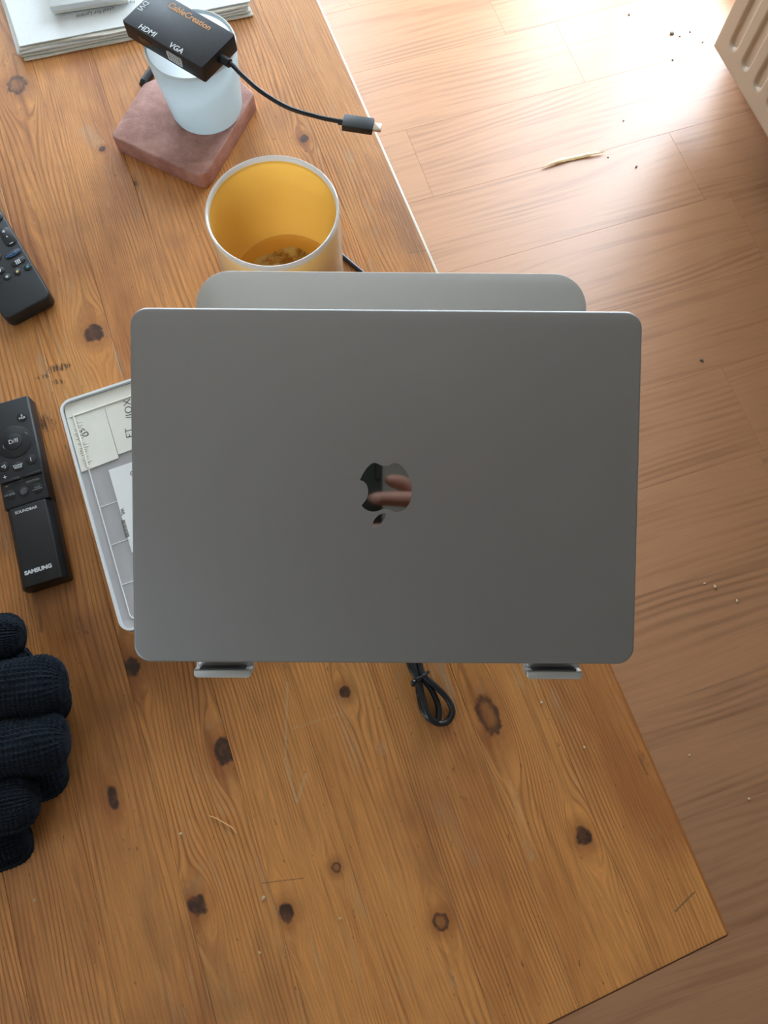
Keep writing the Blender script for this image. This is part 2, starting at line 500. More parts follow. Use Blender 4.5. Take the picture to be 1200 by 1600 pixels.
M['frost'] = mat_frosted('frosted_glass', (0.87, 0.985, 1.0), 0.66, 0.35, 0.08).m
M['frost_rim'] = mat_frosted('frosted_rim', (0.90, 0.985, 1.0), 0.15, 0.4, 0.05).m
M['amber'] = mat_frosted('amber_coating', srgb(255, 204, 98), 0.45, 0.28, 0.08).m
M['champagne'] = None
def mat_clear_plastic(name, col, through):
    g = mat_frosted(name, col, 0.45, 0.22, 0.12)
    tr = g.n('ShaderNodeBsdfTransparent'); tr.inputs['Color'].default_value = (0.95, 0.95, 0.97, 1)
    m = g.n('ShaderNodeMixShader'); m.inputs[0].default_value = through
    g.t.links.new(g.m2.outputs[0], m.inputs[1]); g.t.links.new(tr.outputs[0], m.inputs[2])
    g.t.links.new(m.outputs[0], g.out.inputs[0])
    return g.m
M['champagne'] = mat_clear_plastic('champagne_glass', srgb(248, 240, 224), 0.30)
M['straw'] = mat_frosted('dry_straw', srgb(250, 238, 208), 0.4, 0.5, 0.06).m
M['inner_clear'] = mat_clear_plastic('clear_glass_inside', (0.95, 0.98, 1.0), 0.88)
M['rim_glass'] = mat_frosted('jar_rim_glass', (0.93, 0.92, 0.90), 0.4, 0.15, 0.2).m
M['poly'] = mat_clear_plastic('translucent_polypropylene', (0.97, 0.94, 0.93), 0.40)
M['poly_body'] = mat_clear_plastic('polypropylene_body', (0.95, 0.93, 0.93), 0.30)
M['poly_rim'] = mat_frosted('polypropylene_rim', (0.97, 0.97, 0.96), 0.15, 0.25, 0.12).m
M['pane'] = mat_clear_plastic('window_glass', (0.9, 0.95, 0.95), 0.93)

def mat_redstone():
    g = G('red_stone_wood')
    co = g.coords()
    a, b, c3 = g.sep(co)
    n = g.noise(co, 38.0, 5, 0.7)
    st = g.noise(g.comb(g.math('MULTIPLY', a, 14.0), g.math('MULTIPLY', b, 70.0), c3), 1.0, 4, 0.6, 0.6)
    c = g.mix(g.step(n, 0.35, 0.7), (*srgb(168, 114, 100), 1), (*srgb(202, 150, 134), 1))
    c = g.mix(g.step(st, 0.5, 0.72, 0.0, 0.55), c, (*srgb(132, 84, 72), 1))
    sp = g.noise(co, 900.0, 2)
    c = g.mix(g.step(sp, 0.66, 0.74, 0.0, 0.7), c, (*srgb(222, 200, 190), 1))
    g.set(Base_Color=c, Roughness=0.62)
    g.bump(g.math('ADD', g.noise(co, 500.0, 3), g.math('MULTIPLY', st, 0.6)), 0.35, 0.0006)
    return g.m
M['redstone'] = mat_redstone()
def mat_edge():  # window highlight painted into the edge colour with worn chips, paler at far end
    g = G('rubbed_edge_highlight')
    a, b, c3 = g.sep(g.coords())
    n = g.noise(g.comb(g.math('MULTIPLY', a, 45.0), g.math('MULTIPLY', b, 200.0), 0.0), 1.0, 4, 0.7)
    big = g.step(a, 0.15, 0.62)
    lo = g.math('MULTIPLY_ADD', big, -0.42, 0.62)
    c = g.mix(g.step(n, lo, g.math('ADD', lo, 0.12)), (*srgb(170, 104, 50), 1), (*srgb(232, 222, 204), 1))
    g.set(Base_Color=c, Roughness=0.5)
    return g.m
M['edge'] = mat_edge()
M['endgrain'] = plain('pine_end_grain', srgb(104, 60, 30), 0.6, nscale=220, noise_amt=0.3)

def mat_adapter():
    g = G('speckled_black_plastic')
    co = g.coords()
    sp = g.noise(co, 1500.0, 2)
    c = g.mix(g.step(sp, 0.62, 0.74, 0.0, 0.55), (0.008, 0.009, 0.012, 1), (0.12, 0.14, 0.165, 1))
    g.set(Base_Color=c, Roughness=0.5)
    g.bump(g.noise(co, 1800.0, 2), 0.25, 0.0003)
    return g.m
M['speckle'] = mat_adapter()
def mat_wool():
    g = G('navy_wool')
    co = g.coords()
    n = g.noise(co, 90.0, 4, 0.6); f = g.noise(co, 1400.0, 3, 0.7)
    c = g.mix(n, (0.0050, 0.0072, 0.0112, 1), (0.0125, 0.0175, 0.026, 1))
    c = g.mix(g.step(f, 0.55, 0.8, 0.0, 0.5), c, (0.05, 0.066, 0.09, 1))
    g.set(Base_Color=c, Roughness=0.95)
    g.b.inputs['Specular IOR Level'].default_value = 0.1
    g.b.inputs['Sheen Weight'].default_value = 0.06
    g.bump(f, 0.6, 0.0008)
    return g.m
M['wool'] = mat_wool()
M['fuzz'] = plain('wool_fuzz', (0.03, 0.04, 0.056), 0.9, spec=0.1)
def mat_residue():
    g = G('wax_residue')
    co = g.coords()
    n = g.noise(co, 70.0, 4, 0.6)
    c = g.mix(g.step(n, 0.4, 0.65), (*srgb(214, 200, 156), 1), (*srgb(150, 104, 44), 1))
    g.set(Base_Color=c, Roughness=0.35)
    g.bump(n, 0.5, 0.002)
    return g.m
M['residue'] = mat_residue()

# ================================================================== the room
FL0, FL1, FW0, FW1 = -2.9, 1.30, -2.3, 3.2
RM = Matrix.Rotation(ROOM, 4, 'Z')
def room_box(name, l0, l1, w0, w1, z0, z1, mat, bev=0.0, parent=None):
    o = obj(name, bm_box(l0, l1, w0, w1, z0, z1, bev), mat, parent, smooth=bev > 0)
    if parent is None:
        o.matrix_world = RM
    return o
floor = struct(room_box('floor', FL0, FL1, FW0, FW1, -0.05, -0.009, M['subfloor']))
PITCH, W_START = 0.183, 0.287
PLANK_LEN = 1.285
plank_mesh = {}
def plank(l0, l1, w0, w1):
    key = (round(l1-l0, 3), round(w1-w0, 3))
    if key not in plank_mesh:
        b = bm_box(0, l1-l0, 0, w1-w0, -0.0088, 0.0, 0.0003, 1)
        me = bpy.data.meshes.new('plank'); b.to_mesh(me); b.free(); me.materials.append(M['floor'])
        plank_mesh[key] = me
    o = bpy.data.objects.new('plank', plank_mesh[key]); COL.objects.link(o)
    o.parent = floor
    o.location = (l0, w0, 0)
k0 = int(math.floor((FW0 - W_START) / PITCH)); k1 = int(math.ceil((FW1 - W_START) / PITCH))
for k in range(k0, k1):
    w0 = max(FW0, W_START + k*PITCH); w1 = min(FW1, W_START + (k+1)*PITCH)
    if w1 - w0 < 0.02: continue
    j = {0: 0.8446, 4: 0.44, 1: 0.20, 2: -0.25, 3: 0.98, 5: 0.86}.get(k, random.uniform(-0.6, 0.6))
    cuts = [FL0] + [c for c in (j + PLANK_LEN*q for q in range(-5, 5)) if FL0 + 0.05 < c < FL1 - 0.05] + [FL1]
    for c0, c1 in zip(cuts, cuts[1:]):
        plank(c0 + 0.00005, c1 - 0.00005, w0 + 0.00005, w1 - 0.00005)
H = 2.5
struct(room_box('ceiling', FL0, FL1+0.1, FW0, FW1, H, H+0.08, M['ceil']))
LWIN = (-1.45, -0.75, 1.0, 2.1)
wb = bmesh.new()
bm_box(FL0-0.2, FL0, FW0, LWIN[0], -0.05, H, bm=wb)
bm_box(FL0-0.2, FL0, LWIN[1], FW1, -0.05, H, bm=wb)
bm_box(FL0-0.2, FL0, LWIN[0], LWIN[1], -0.05, LWIN[2], bm=wb)
bm_box(FL0-0.2, FL0, LWIN[0], LWIN[1], LWIN[3], H, bm=wb)
wl = struct(obj('wall_left', wb, M['wall'], smooth=False)); wl.matrix_world = RM
win2 = bpy.data.objects.new('window_2', None); COL.objects.link(win2); win2.matrix_world = RM
struct(win2, 'casement window in the left wall with reddish brown frame')
for q in range(2):
    a0 = LWIN[0] + (LWIN[1]-LWIN[0])*q/2; a1 = LWIN[0] + (LWIN[1]-LWIN[0])*(q+1)/2
    fb = bmesh.new()
    for w in (a0+0.001, a1-0.051):
        bm_box(FL0-0.13, FL0-0.08, w, w+0.05, LWIN[2]+0.001, LWIN[3]-0.001, 0.003, bm=fb)
    for z in (LWIN[2]+0.001, LWIN[3]-0.051):
        bm_box(FL0-0.13, FL0-0.08, a0+0.05, a1-0.05, z, z+0.05, 0.003, bm=fb)
    fr_ = obj('window_frame', fb, M['redwood'], win2)
    obj('pane', bm_box(FL0-0.106, FL0-0.10, a0+0.045, a1-0.045, LWIN[2]+0.045, LWIN[3]-0.045), M['pane'], fr_, smooth=False)
struct(room_box('wall_front', FL0, FL1+0.1, FW0-0.1, FW0, -0.05, H, M['wall']))
WIN_L0, WIN_L1, WIN_Z0, WIN_Z1 = -0.75, 1.0, 0.85, 2.2
wb = bmesh.new()
bm_box(FL0, WIN_L0, FW1, FW1+0.2, -0.05, H, bm=wb)
bm_box(WIN_L1, FL1+0.1, FW1, FW1+0.2, -0.05, H, bm=wb)
bm_box(WIN_L0, WIN_L1, FW1, FW1+0.2, -0.05, WIN_Z0, bm=wb)
bm_box(WIN_L0, WIN_L1, FW1, FW1+0.2, WIN_Z1, H, bm=wb)
wk = struct(obj('wall_back', wb, M['wall'], smooth=False)); wk.matrix_world = RM
win = bpy.data.objects.new('window_1', None); COL.objects.link(win); win.matrix_world = RM
struct(win, 'wide casement window with reddish brown frame')
nw = 3
for q in range(nw):
    a0 = WIN_L0 + (WIN_L1-WIN_L0)*q/nw; a1 = WIN_L0 + (WIN_L1-WIN_L0)*(q+1)/nw
    fb = bmesh.new()
    for l in (a0+0.001, a1-0.051):
        bm_box(l, l+0.05, FW1+0.08, FW1+0.13, WIN_Z0+0.001, WIN_Z1-0.001, 0.003, bm=fb)
    for z in (WIN_Z0+0.001, WIN_Z1-0.051):
        bm_box(a0+0.05, a1-0.05, FW1+0.08, FW1+0.13, z, z+0.05, 0.003, bm=fb)
    fr_ = obj('window_frame', fb, M['redwood'], win)
    obj('pane', bm_box(a0+0.045, a1-0.045, FW1+0.10, FW1+0.106, WIN_Z0+0.045, WIN_Z1-0.045), M['pane'], fr_, smooth=False)
obj('window_sill', bm_box(WIN_L0-0.05, WIN_L1+0.05, FW1-0.12, FW1+0.075, WIN_Z0-0.03, WIN_Z0-0.0005, 0.004), M['card'], win)
wb = bmesh.new()
bm_box(WALL_L, WALL_L+0.2, FW0, DOOR_W0-0.06, -0.05, H, bm=wb)
bm_box(WALL_L, WALL_L+0.2, DOOR_W0-0.06, DOOR_W1+0.06, DOOR_H+0.06, H, bm=wb)
bm_box(WALL_L, WALL_L+0.2, DOOR_W1+0.06, FW1, -0.05, H, bm=wb)
wr = struct(obj('wall_right', wb, M['wall'], smooth=False)); wr.matrix_world = RM
struct(room_box('baseboard_right', WALL_L-0.016, WALL_L-0.0005, FW0, DOOR_W0-0.07, 0.001, 0.09, M['redwood'], 0.003))
# glazed patio door in the right wall
d1 = bpy.data.objects.new('door_1', None); COL.objects.link(d1); d1.matrix_world = RM
struct(d1, 'wide glazed patio door with reddish brown frame')
fb = bmesh.new()
for w in (DOOR_W0-0.055, DOOR_W1):
    bm_box(WALL_L+0.02, WALL_L+0.14, w, w+0.055, 0.0, DOOR_H+0.055, 0.004, bm=fb)
bm_box(WALL_L+0.02, WALL_L+0.14, DOOR_W0, DOOR_W1, DOOR_H, DOOR_H+0.055, 0.004, bm=fb)
obj('door_frame', fb, M['redwood'], d1)
mid = (DOOR_W0 + DOOR_W1)/2
for (a0, a1) in ((DOOR_W0+0.004, mid-0.003), (mid+0.003, DOOR_W1-0.004)):
    fb = bmesh.new()
    for w in (a0, a1-0.05):
        bm_box(WALL_L+0.09, WALL_L+0.13, w, w+0.05, 0.02, DOOR_H-0.004, 0.003, bm=fb)
    for z in (0.02, DOOR_H-0.054):
        bm_box(WALL_L+0.09, WALL_L+0.13, a0+0.05, a1-0.05, z, z+0.05, 0.003, bm=fb)
    leaf = obj('door_leaf', fb, M['redwood'], d1)
    obj('pane', bm_box(WALL_L+0.106, WALL_L+0.112, a0+0.048, a1-0.048, 0.068, DOOR_H-0.052), M['pane'], leaf, smooth=False)
gr = struct(obj('ground', bm_box(WALL_L+0.2, 9.0, -6.0, 9.0, -0.30, -0.12), M['stone'], smooth=False), 'pale stone patio outside the door')
gr.matrix_world = RM

# ================================================================== radiator
RAD_L, RAD_W, RAD_LEN, RAD_H, RAD_Z = 1.068, 1.102, 1.0, 0.60, 0.12
def radiator():
    # local x runs along the wall away from the far end, y towards the wall, z up
    o = RW(RAD_L, RAD_W, RAD_Z)
    ang = math.radians(18.4)
    mx = Matrix(((math.sin(ang), math.cos(ang), 0, o.x), (-math.cos(ang), math.sin(ang), 0, o.y), (0, 0, 1, o.z), (0, 0, 0, 1)))
    t = thing('radiator', 'cream painted panel radiator with vertical flutes on the wall by the door', 'radiator', matrix=mx)
    nx, nz = 240, 120
    xs = np.unique(np.concatenate([np.linspace(0, 0.4, 161), np.linspace(0.4, RAD_LEN, 121)]))
    zs = np.unique(np.concatenate([np.linspace(0, 0.12, 49), np.linspace(0.12, RAD_H-0.12, 12), np.linspace(RAD_H-0.12, RAD_H, 49)]))
    X, Z = np.meshgrid(xs, zs, indexing='ij')
    dep = np.zeros_like(X)
    pitch, fw = 0.0525, 0.0095
    k = np.round((X - 0.052) / pitch); k = np.clip(k, 0, int((RAD_LEN-0.1)/pitch))
    cx = 0.052 + k*pitch
    zc = np.clip(Z, 0.050, RAD_H-0.050)
    d = np.hypot(X-cx, Z-zc)
    s = np.clip((d - fw*0.45) / (fw*1.1), 0, 1); s = s*s*(3-2*s)
    dep = 0.0085*(1-s)
    e = np.minimum(np.minimum(X, RAD_LEN-X), np.minimum(Z, RAD_H-Z))
    rr = 0.006
    q = np.clip(1 - e/rr, 0, 1); dep = dep + rr*(1-np.sqrt(np.clip(1-q*q, 0, 1)))
    v = np.stack([X, dep, Z], -1).reshape(-1, 3)
    nX, nZ = len(xs), len(zs)
    ii = np.arange(nX*nZ).reshape(nX, nZ)
    f = np.stack([ii[:-1, :-1], ii[1:, :-1], ii[1:, 1:], ii[:-1, 1:]], -1).reshape(-1, 4).tolist()
    pydata('front_panel', v, f, M['rad'], t)
    b = bmesh.new()
    bm_box(0.0, RAD_LEN, 0.0055, 0.016, 0.0, RAD_H, 0.002, bm=b)
    obj('panel_shell', b, M['rad'], t)
    obj('back_panel', bm_box(0.0, RAD_LEN, 0.080, 0.096, 0.0, RAD_H, 0.004), M['rad'], t)
    b = bmesh.new()
    for i in range(18):
        x = 0.05 + i*0.0525
        bm_box(x, x+0.03, 0.017, 0.079, 0.02, RAD_H-0.02, bm=b)
    obj('convector_fins', b, M['rad'], t, smooth=False)
    obj('top_grille', bm_box(0.01, RAD_LEN-0.01, 0.012, 0.09, RAD_H-0.004, RAD_H+0.006, 0.002), M['rad'], t)
    for x in (0.2, RAD_LEN-0.2):
        obj('bracket', bm_box(x, x+0.03, 0.0965, 0.126, 0.1, RAD_H-0.1, 0.002), M['rad'], t)
    x = RAD_LEN + 0.03
    obj('pipe', bm_tube([Vector((x, 0.05, -RAD_Z)), Vector((x, 0.05, 0.03))], 0.0075, 12), M['chrome'], t)
    obj('valve', bm_lathe([(0, 0.03), (0.012, 0.03), (0.014, 0.05), (0.022, 0.055), (0.022, 0.11), (0.017, 0.118), (0, 0.118)], 20), M['card'], t, matrix=Matrix.Translation((x, 0.05, 0)))
    obj('tail', bm_tube([Vector((RAD_LEN-0.005, 0.05, 0.04)), Vector((x, 0.05, 0.04))], 0.009, 12), M['chrome'], t)
radiator()

# ================================================================== the pine table
T_ANG = math.radians(109.8)
CORNER = at(1143, 1462, 0.0)
T_LEN, BOARD, N_BOARD, T_TH = 1.42, 0.0589, 14, 0.026
table = thing('pine_table', 'worn orange pine table made of narrow boards with dark knots', 'table', (CORNER.x, CORNER.y, 0), T_ANG)
SLOPE = math.tan(math.radians(-3.0))          # the near end is cut a little out of square
KN = [(0.615,0.308,0.0105,1.05,'full'), (0.322,0.349,0.0085,1.1,'full'), (0.238,0.2985,0.0098,1.30,'full'), (0.235,0.385,0.0048,2.2,'full'),
      (0.145,0.346,0.0082,1.1,'full'), (0.119,0.2885,0.0062,1.35,'full'), (0.135,0.246,0.0042,1.15,'ring'), (0.077,0.188,0.0068,1.1,'ring'),
      (0.196,0.104,0.0098,2.0,'ring'), (0.094,0.071,0.0068,1.25,'full'), (0.249,0.200,0.0052,1.2,'full'), (0.752,0.069,0.0052,1.1,'full'),
      (0.806,0.254,0.0040,1.0,'full'), (0.757,0.235,0.0026,1.3,'full'), (0.910,0.315,0.012,1.2,'ring'), (0.43,0.20,0.008,1.2,'full'),
      (0.52,0.45,0.009,1.2,'full'), (1.1,0.15,0.009,1.2,'full'), (1.2,0.35,0.008,1.3,'full'), (0.40,0.52,0.009,1.2,'full')]
def tt(u, v):
    d = at(u, v, 0) - CORNER
    ca, sa = math.cos(T_ANG), math.sin(T_ANG)
    return d.x*ca + d.y*sa, -d.x*sa + d.y*ca
def mk(u0, v0, u1, v1, wd, st, col, br=False):
    return (*tt(u0, v0), *tt(u1, v1), wd, st, col, br)
PALE = (214, 192, 158); DARK = (64, 44, 34)
MARKS = [mk(449, 1068, 446, 1185, 0.0011, 0.55, PALE), mk(446, 1185, 463, 1252, 0.0013, 0.6, PALE), mk(465, 1252, 478, 1210, 0.0016, 0.5, PALE),
         mk(458, 1138, 532, 1115, 0.0013, 0.55, PALE, True), mk(528, 1095, 560, 1200, 0.006, 0.35, PALE, True), mk(590, 1165, 605, 1175, 0.005, 0.4, PALE, True),
         mk(800, 1225, 830, 1340, 0.004, 0.45, PALE, True), mk(690, 1260, 740, 1340, 0.010, 0.35, (176, 150, 128), True), mk(540, 1345, 570, 1440, 0.005, 0.4, (190, 158, 118), True),
         mk(78, 578, 104, 572, 0.0045, 0.85, DARK, True), mk(62, 590, 72, 588, 0.003, 0.75, DARK, True), mk(84, 597, 100, 596, 0.003, 0.8, DARK, True),
         mk(62, 655, 76, 664, 0.0075, 0.85, DARK, True), mk(135, 205, 150, 222, 0.010, 0.45, (176, 158, 136)), mk(182, 552, 190, 580, 0.004, 0.4, (170, 150, 124)),
         mk(1055, 1424, 1085, 1394, 0.0008, 0.7, (88, 84, 62)), mk(410, 1380, 475, 1372, 0.0005, 0.5, DARK), mk(640, 395, 668, 391, 0.0008, 0.5, (120, 96, 76)),
         mk(120, 965, 128, 990, 0.004, 0.4, DARK, True), mk(60, 960, 64, 985, 0.003, 0.4, DARK, True), mk(540, 1408, 612, 1590, 0.0035, 0.35, (168, 84, 24)),
         mk(1000, 1180, 1010, 1205, 0.004, 0.5, DARK, True)]
for i in range(N_BOARD):
    y0, y1 = i*BOARD, (i+1)*BOARD
    kn = [k for k in KN if y0 < k[1] <= y1]
    mkz = [m for m in MARKS if min(m[1], m[3]) - m[4]*2 < y1 and max(m[1], m[3]) + m[4]*2 > y0 ]
    mat = pine('pine_board', i, kn, mkz)
    g0 = 0.00012
    b = bmesh.new()
    n = 1
    x0a, x0b = SLOPE*y0, SLOPE*y1
    P = [(x0a, y0+g0), (T_LEN, y0+g0), (T_LEN, y1-g0), (x0b, y1-g0)]
    vs0 = [b.verts.new((p[0], p[1], TABLE_Z-T_TH)) for p in P]; vs1 = [b.verts.new((p[0], p[1], TABLE_Z)) for p in P]
    b.faces.new(vs1); b.faces.new(vs0[::-1])
    for q in range(4): b.faces.new((vs0[q], vs0[(q+1)%4], vs1[(q+1)%4], vs1[q]))
    b.edges.ensure_lookup_table()
    def is_edge(e, f): return all(f(v.co) for v in e.verts)
    rim = [e for e in b.edges if is_edge(e, lambda c: c.z > TABLE_Z-1e-6)]
    outer = [e for e in rim if (i == 0 and is_edge(e, lambda c: c.y < y0+0.001)) or is_edge(e, lambda c: c.x < 0.02)]
    if i == 0:
        outer += [e for e in b.edges if all(v.co.x < 0.01 and v.co.y < 0.001 for v in e.verts)]
    inner = [e for e in rim if e not in outer]
    bmesh.ops.bevel(b, geom=outer, offset=0.0028, segments=4, affect='EDGES', profile=0.5)
    seams = [e for e in b.edges if all(abs(v.co.z-TABLE_Z) < 1e-6 for v in e.verts) and len(e.link_faces) == 2 and
             (all(abs(v.co.y-(y0+g0)) < 1e-6 for v in e.verts) or all(abs(v.co.y-(y1-g0)) < 1e-6 for v in e.verts))]
    if seams:
        bmesh.ops.bevel(b, geom=seams, offset=0.00035, segments=1, affect='EDGES')
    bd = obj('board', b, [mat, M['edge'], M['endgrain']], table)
    for p in bd.data.polygons:
        if p.normal.x < -0.30 and p.center.x < 0.02: p.material_index = 2
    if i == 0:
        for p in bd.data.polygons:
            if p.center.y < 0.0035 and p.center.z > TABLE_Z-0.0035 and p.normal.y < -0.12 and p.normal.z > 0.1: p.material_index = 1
TW = BOARD*N_BOARD
apron = pine('pine_apron', 40, [])
for nm, bx in (('apron', (0.06, T_LEN-0.06, 0.06, 0.08)), ('apron', (0.06, T_LEN-0.06, TW-0.08, TW-0.06)), ('apron', (0.06, 0.08, 0.08, TW-0.08)), ('apron', (T_LEN-0.08, T_LEN-0.06, 0.08, TW-0.08))):
    obj(nm, bm_box(bx[0], bx[1], bx[2], bx[3], TABLE_Z-T_TH-0.09, TABLE_Z-T_TH-0.0002, 0.002), apron, table)
for x in (0.085, T_LEN-0.085):
    for y in (0.085, TW-0.085):
        r = 0.028
        bmt = bmesh.new()
        bmt = bm_lathe([(0, 0.001), (0.018, 0.001), (0.021, 0.04), (0.030, 0.2), (0.033, 0.42), (0.024, 0.50), (0.034, 0.53), (0.034, 0.56), (0.03, 0.58), (0.036, 0.60), (0.036, TABLE_Z-T_TH-0.0004), (0, TABLE_Z-T_TH-0.0004)], 24)
        obj('leg', bmt, apron, table, matrix=Matrix.Translation((x, y, 0)))

# ================================================================== laptop on its stand
LAP_POS = Vector((0.0010, 0.1481, CAM_Z - 0.4364))
LAP_ROT = (Matrix.Rotation(math.radians(-0.21), 4, 'Z') @ Matrix.Rotation(math.radians(0.53), 4, 'Y') @ Matrix.Rotation(math.radians(20.28), 4, 'X'))
LAP_M = Matrix.Translation(LAP_POS) @ LAP_ROT            # local z = 0 is the top of the lid
LW, LH = 0.3041, 0.2124
laptop = thing('laptop', 'closed space grey aluminium laptop resting on the silver stand', 'laptop', matrix=LAP_M)
obj('lid', bm_prism(rrect(LW, LH, 0.0105, 10), -0.0046, 0.0, 0.0016, 0.0004, 4), M['grey'], laptop)
obj('gasket', bm_prism(rrect(LW-0.004, LH-0.004, 0.009, 8), -0.0051, -0.0046), M['grey_dark'], laptop)
obj('base_body', bm_prism(rrect(LW, LH, 0.0105, 10), -0.0149, -0.0051, 0.0004, 0.0045, 5), M['grey'], laptop)
for sx in (-1, 1):
    for sy in (-1, 1):
        obj('foot', bm_prism(rrect(0.014, 0.014, 0.0069, 8), -0.01575, -0.0149, 0, 0.0003), M['rubber_grey'], laptop, matrix=Matrix.Translation((sx*0.118, sy*0.068, 0)))
obj('hinge', bm_tube([Vector((-0.105, LH/2-0.0035, -0.0062)), Vector((0.105, LH/2-0.0035, -0.0062))], 0.0028, 12), M['grey_dark'], laptop)
AP = [(283,468),(318,482),(346,508),(362,545),(368,590),(360,640),(340,682),(300,733),(330,765),(380,790),(430,797),(480,785),(520,770),(552,765),(590,772),(640,795),(690,793),(740,775),(780,735),(805,690),(818,640),(823,570),(815,500),(795,440),(765,385),(725,335),(690,305),(655,292),(620,297),(580,315),(540,322),(500,315),(465,298),(432,290),(400,300),(365,330),(330,375),(300,430)]
LF = [(550,808),(547,840),(532,878),(505,915),(470,940),(440,953),(415,958),(418,925),(433,884),(462,848),(500,822)]
def emb(pts):
    return [(((x/6.6667+520)-602.5)*0.000384, -((y/6.6667+680)-763.4)*0.000384) for x, y in pts]
def smooth_outline(pts, sharp, n=4):
    # Catmull-Rom between the sharp corners only
    P = [Vector((*p, 0)) for p in pts]
    out = []; idx = sorted(sharp); m = len(P)
    for s, e in zip(idx, idx[1:] + [idx[0]+m]):
        seg = [P[k % m] for k in range(s, e+1)]
        out += catmull(seg, n)[:-1]
    return [(p.x, p.y) for p in out]
em = obj('emblem', bm_prism(smooth_outline(emb(AP), [0, 7]), -0.0002, 0.00012), M['mirror'], laptop, smooth=False)
em['label'] = 'mirror polished bitten fruit emblem'
lf = obj('emblem_leaf', bm_prism(smooth_outline(emb(LF), [0, 6]), -0.0002, 0.00012), M['mirror'], laptop, smooth=False)
lf['label'] = 'mirror polished leaf of the emblem'

stand = thing('laptop_stand', 'silver aluminium laptop stand with two front hooks under the laptop', 'laptop stand', (0.0, 0.19, TABLE_Z))
SM = stand.matrix_world.copy()
SM = Matrix.Translation((0.0, 0.19, TABLE_Z)).inverted() @ LAP_M     # laptop space -> stand space
ZT = -0.0159
TX0, TX1, TY1 = -0.1165, 0.1225, 0.1318
def lobj(name, bm, mat, label=None):
    o = obj(name, bm, mat, stand)
    o.matrix_local = SM
    if label: o['label'] = label
    return o
tr_pts = round_poly([(TX0, -0.035), (TX1, -0.035), (TX1, TY1), (TX0, TY1)], [0.012, 0.012, 0.0205, 0.0205], 12)
lobj('tray', bm_prism(tr_pts, ZT-0.0042, ZT, 0.0006, 0.0006, 2), M['silver'])
for (x0, x1) in ((-0.1183, -0.0820), (0.0880, 0.1236)):
    lobj('arm', bm_box(x0+0.002, x1-0.002, -0.1165, -0.0345, ZT-0.0042, ZT-0.00005, 0.0008), M['silver'])
    # hook: the arm's end turned up in front of the laptop
    b = bm_prism(round_poly([(x0, -0.1095), (x0, -0.1192), (x1, -0.1192), (x1, -0.1095)], [0.0008, 0.0055, 0.0055, 0.0008], 8), ZT-0.0046, ZT-0.0020, 0.0006, 0.0006, 2)
    bp = bm_prism(round_poly([(x0+0.0004, -0.1128), (x0+0.0004, -0.1180), (x1-0.0004, -0.1180), (x1-0.0004, -0.1128)], [0.0006, 0.0048, 0.0048, 0.0006], 8), ZT-0.0020, ZT+0.0075, 0.0008, 0.0, 3)
    me = bpy.data.meshes.new('tmp'); bp.to_mesh(me); bp.free(); b.from_mesh(me); bpy.data.meshes.remove(me)
    lobj('hook', b, M['silver'])
    lobj('pad', bm_box(x0+0.004, x1-0.004, -0.1127, -0.1120, ZT-0.0019, ZT+0.0068, 0.0003), M['rubber_grey'])
for (x0, x1) in ((-0.0270, -0.0200), (0.0180, 0.0235)):  # white strips added to imitate bright glints along the laptop's rear edge
    lobj('pad', bm_prism(rrect(x1-x0, 0.055, 0.001, 4, (x0+x1)/2, 0.0800), ZT, ZT+0.0004, 0.0001, 0), M['pad_white'])
# upright, joints and base plate below the tray
pm = SM @ Vector((0.003, 0.03, ZT-0.0042))
for sx in (-0.045, 0.045):
    obj('upright', bm_tube([Vector((sx, 0.035, 0.014)), Vector((sx, pm.y, pm.z-0.004))], 0.007, 12, flat=0.7), M['silver'], stand)
obj('pivot', bm_tube([Vector((-0.062, pm.y, pm.z-0.006)), Vector((0.062, pm.y, pm.z-0.006))], 0.0065, 14), M['silver'], stand)
obj('pivot', bm_tube([Vector((-0.062, 0.035, 0.012)), Vector((0.062, 0.035, 0.012))], 0.0075, 14), M['silver'], stand)
obj('base_plate', bm_prism(rrect(0.165, 0.150, 0.018, 8, 0.0, -0.005), 0.0006, 0.0052, 0.0008, 0.0004), M['silver'], stand)

# ================================================================== cable loops on the table
def tube_thing(name, label, cat, pts, r, mat, n=10, seg=12):
    b = bm_tube(catmull(pts, n), r, seg)
    return tag(obj(name, b, mat), label, cat)
coil = thing('charging_cable', 'coiled black cable tied in a small bundle in front of the stand', 'cable', at(650, 1030, 0))
o0 = at(650, 1030, 0)
def cl(u, v, z): return at(u, v, z) - o0
R0 = 0.0023
lp = [cl(632, 1000, 0.004), cl(641, 1040, 0.004), cl(652, 1062, 0.0036), cl(655, 1085, 0.0032), cl(661, 1110, 0.003), cl(675, 1126, 0.003), cl(685, 1122, 0.0032), cl(684, 1100, 0.0035), cl(673, 1076, 0.004),
      cl(660, 1058, 0.0060), cl(650, 1030, 0.0058), cl(643, 1005, 0.005)]
lp2 = [cl(650, 1003, 0.009), cl(655, 1034, 0.0095), cl(661, 1054, 0.0100), cl(680, 1072, 0.0080), cl(699, 1092, 0.0045), cl(707, 1112, 0.0032), cl(699, 1128, 0.003), cl(684, 1130, 0.0034), cl(671, 1121, 0.0075),
       cl(662, 1098, 0.0082), cl(656, 1072, 0.0085), cl(650, 1050, 0.0098), cl(640, 1020, 0.009), cl(634, 1000, 0.009)]
obj('loop', bm_tube(catmull(lp, 10), R0, 12), M['wire'], coil)
obj('loop', bm_tube(catmull(lp2, 10), R0, 12), M['wire'], coil)
tie = [cl(646, 1066, 0.003), cl(649, 1062, 0.0125), cl(657, 1059, 0.0142), cl(665, 1053, 0.0125), cl(669, 1050, 0.004), cl(657, 1059, 0.0012)]
tie = catmull(tie, 6, True)
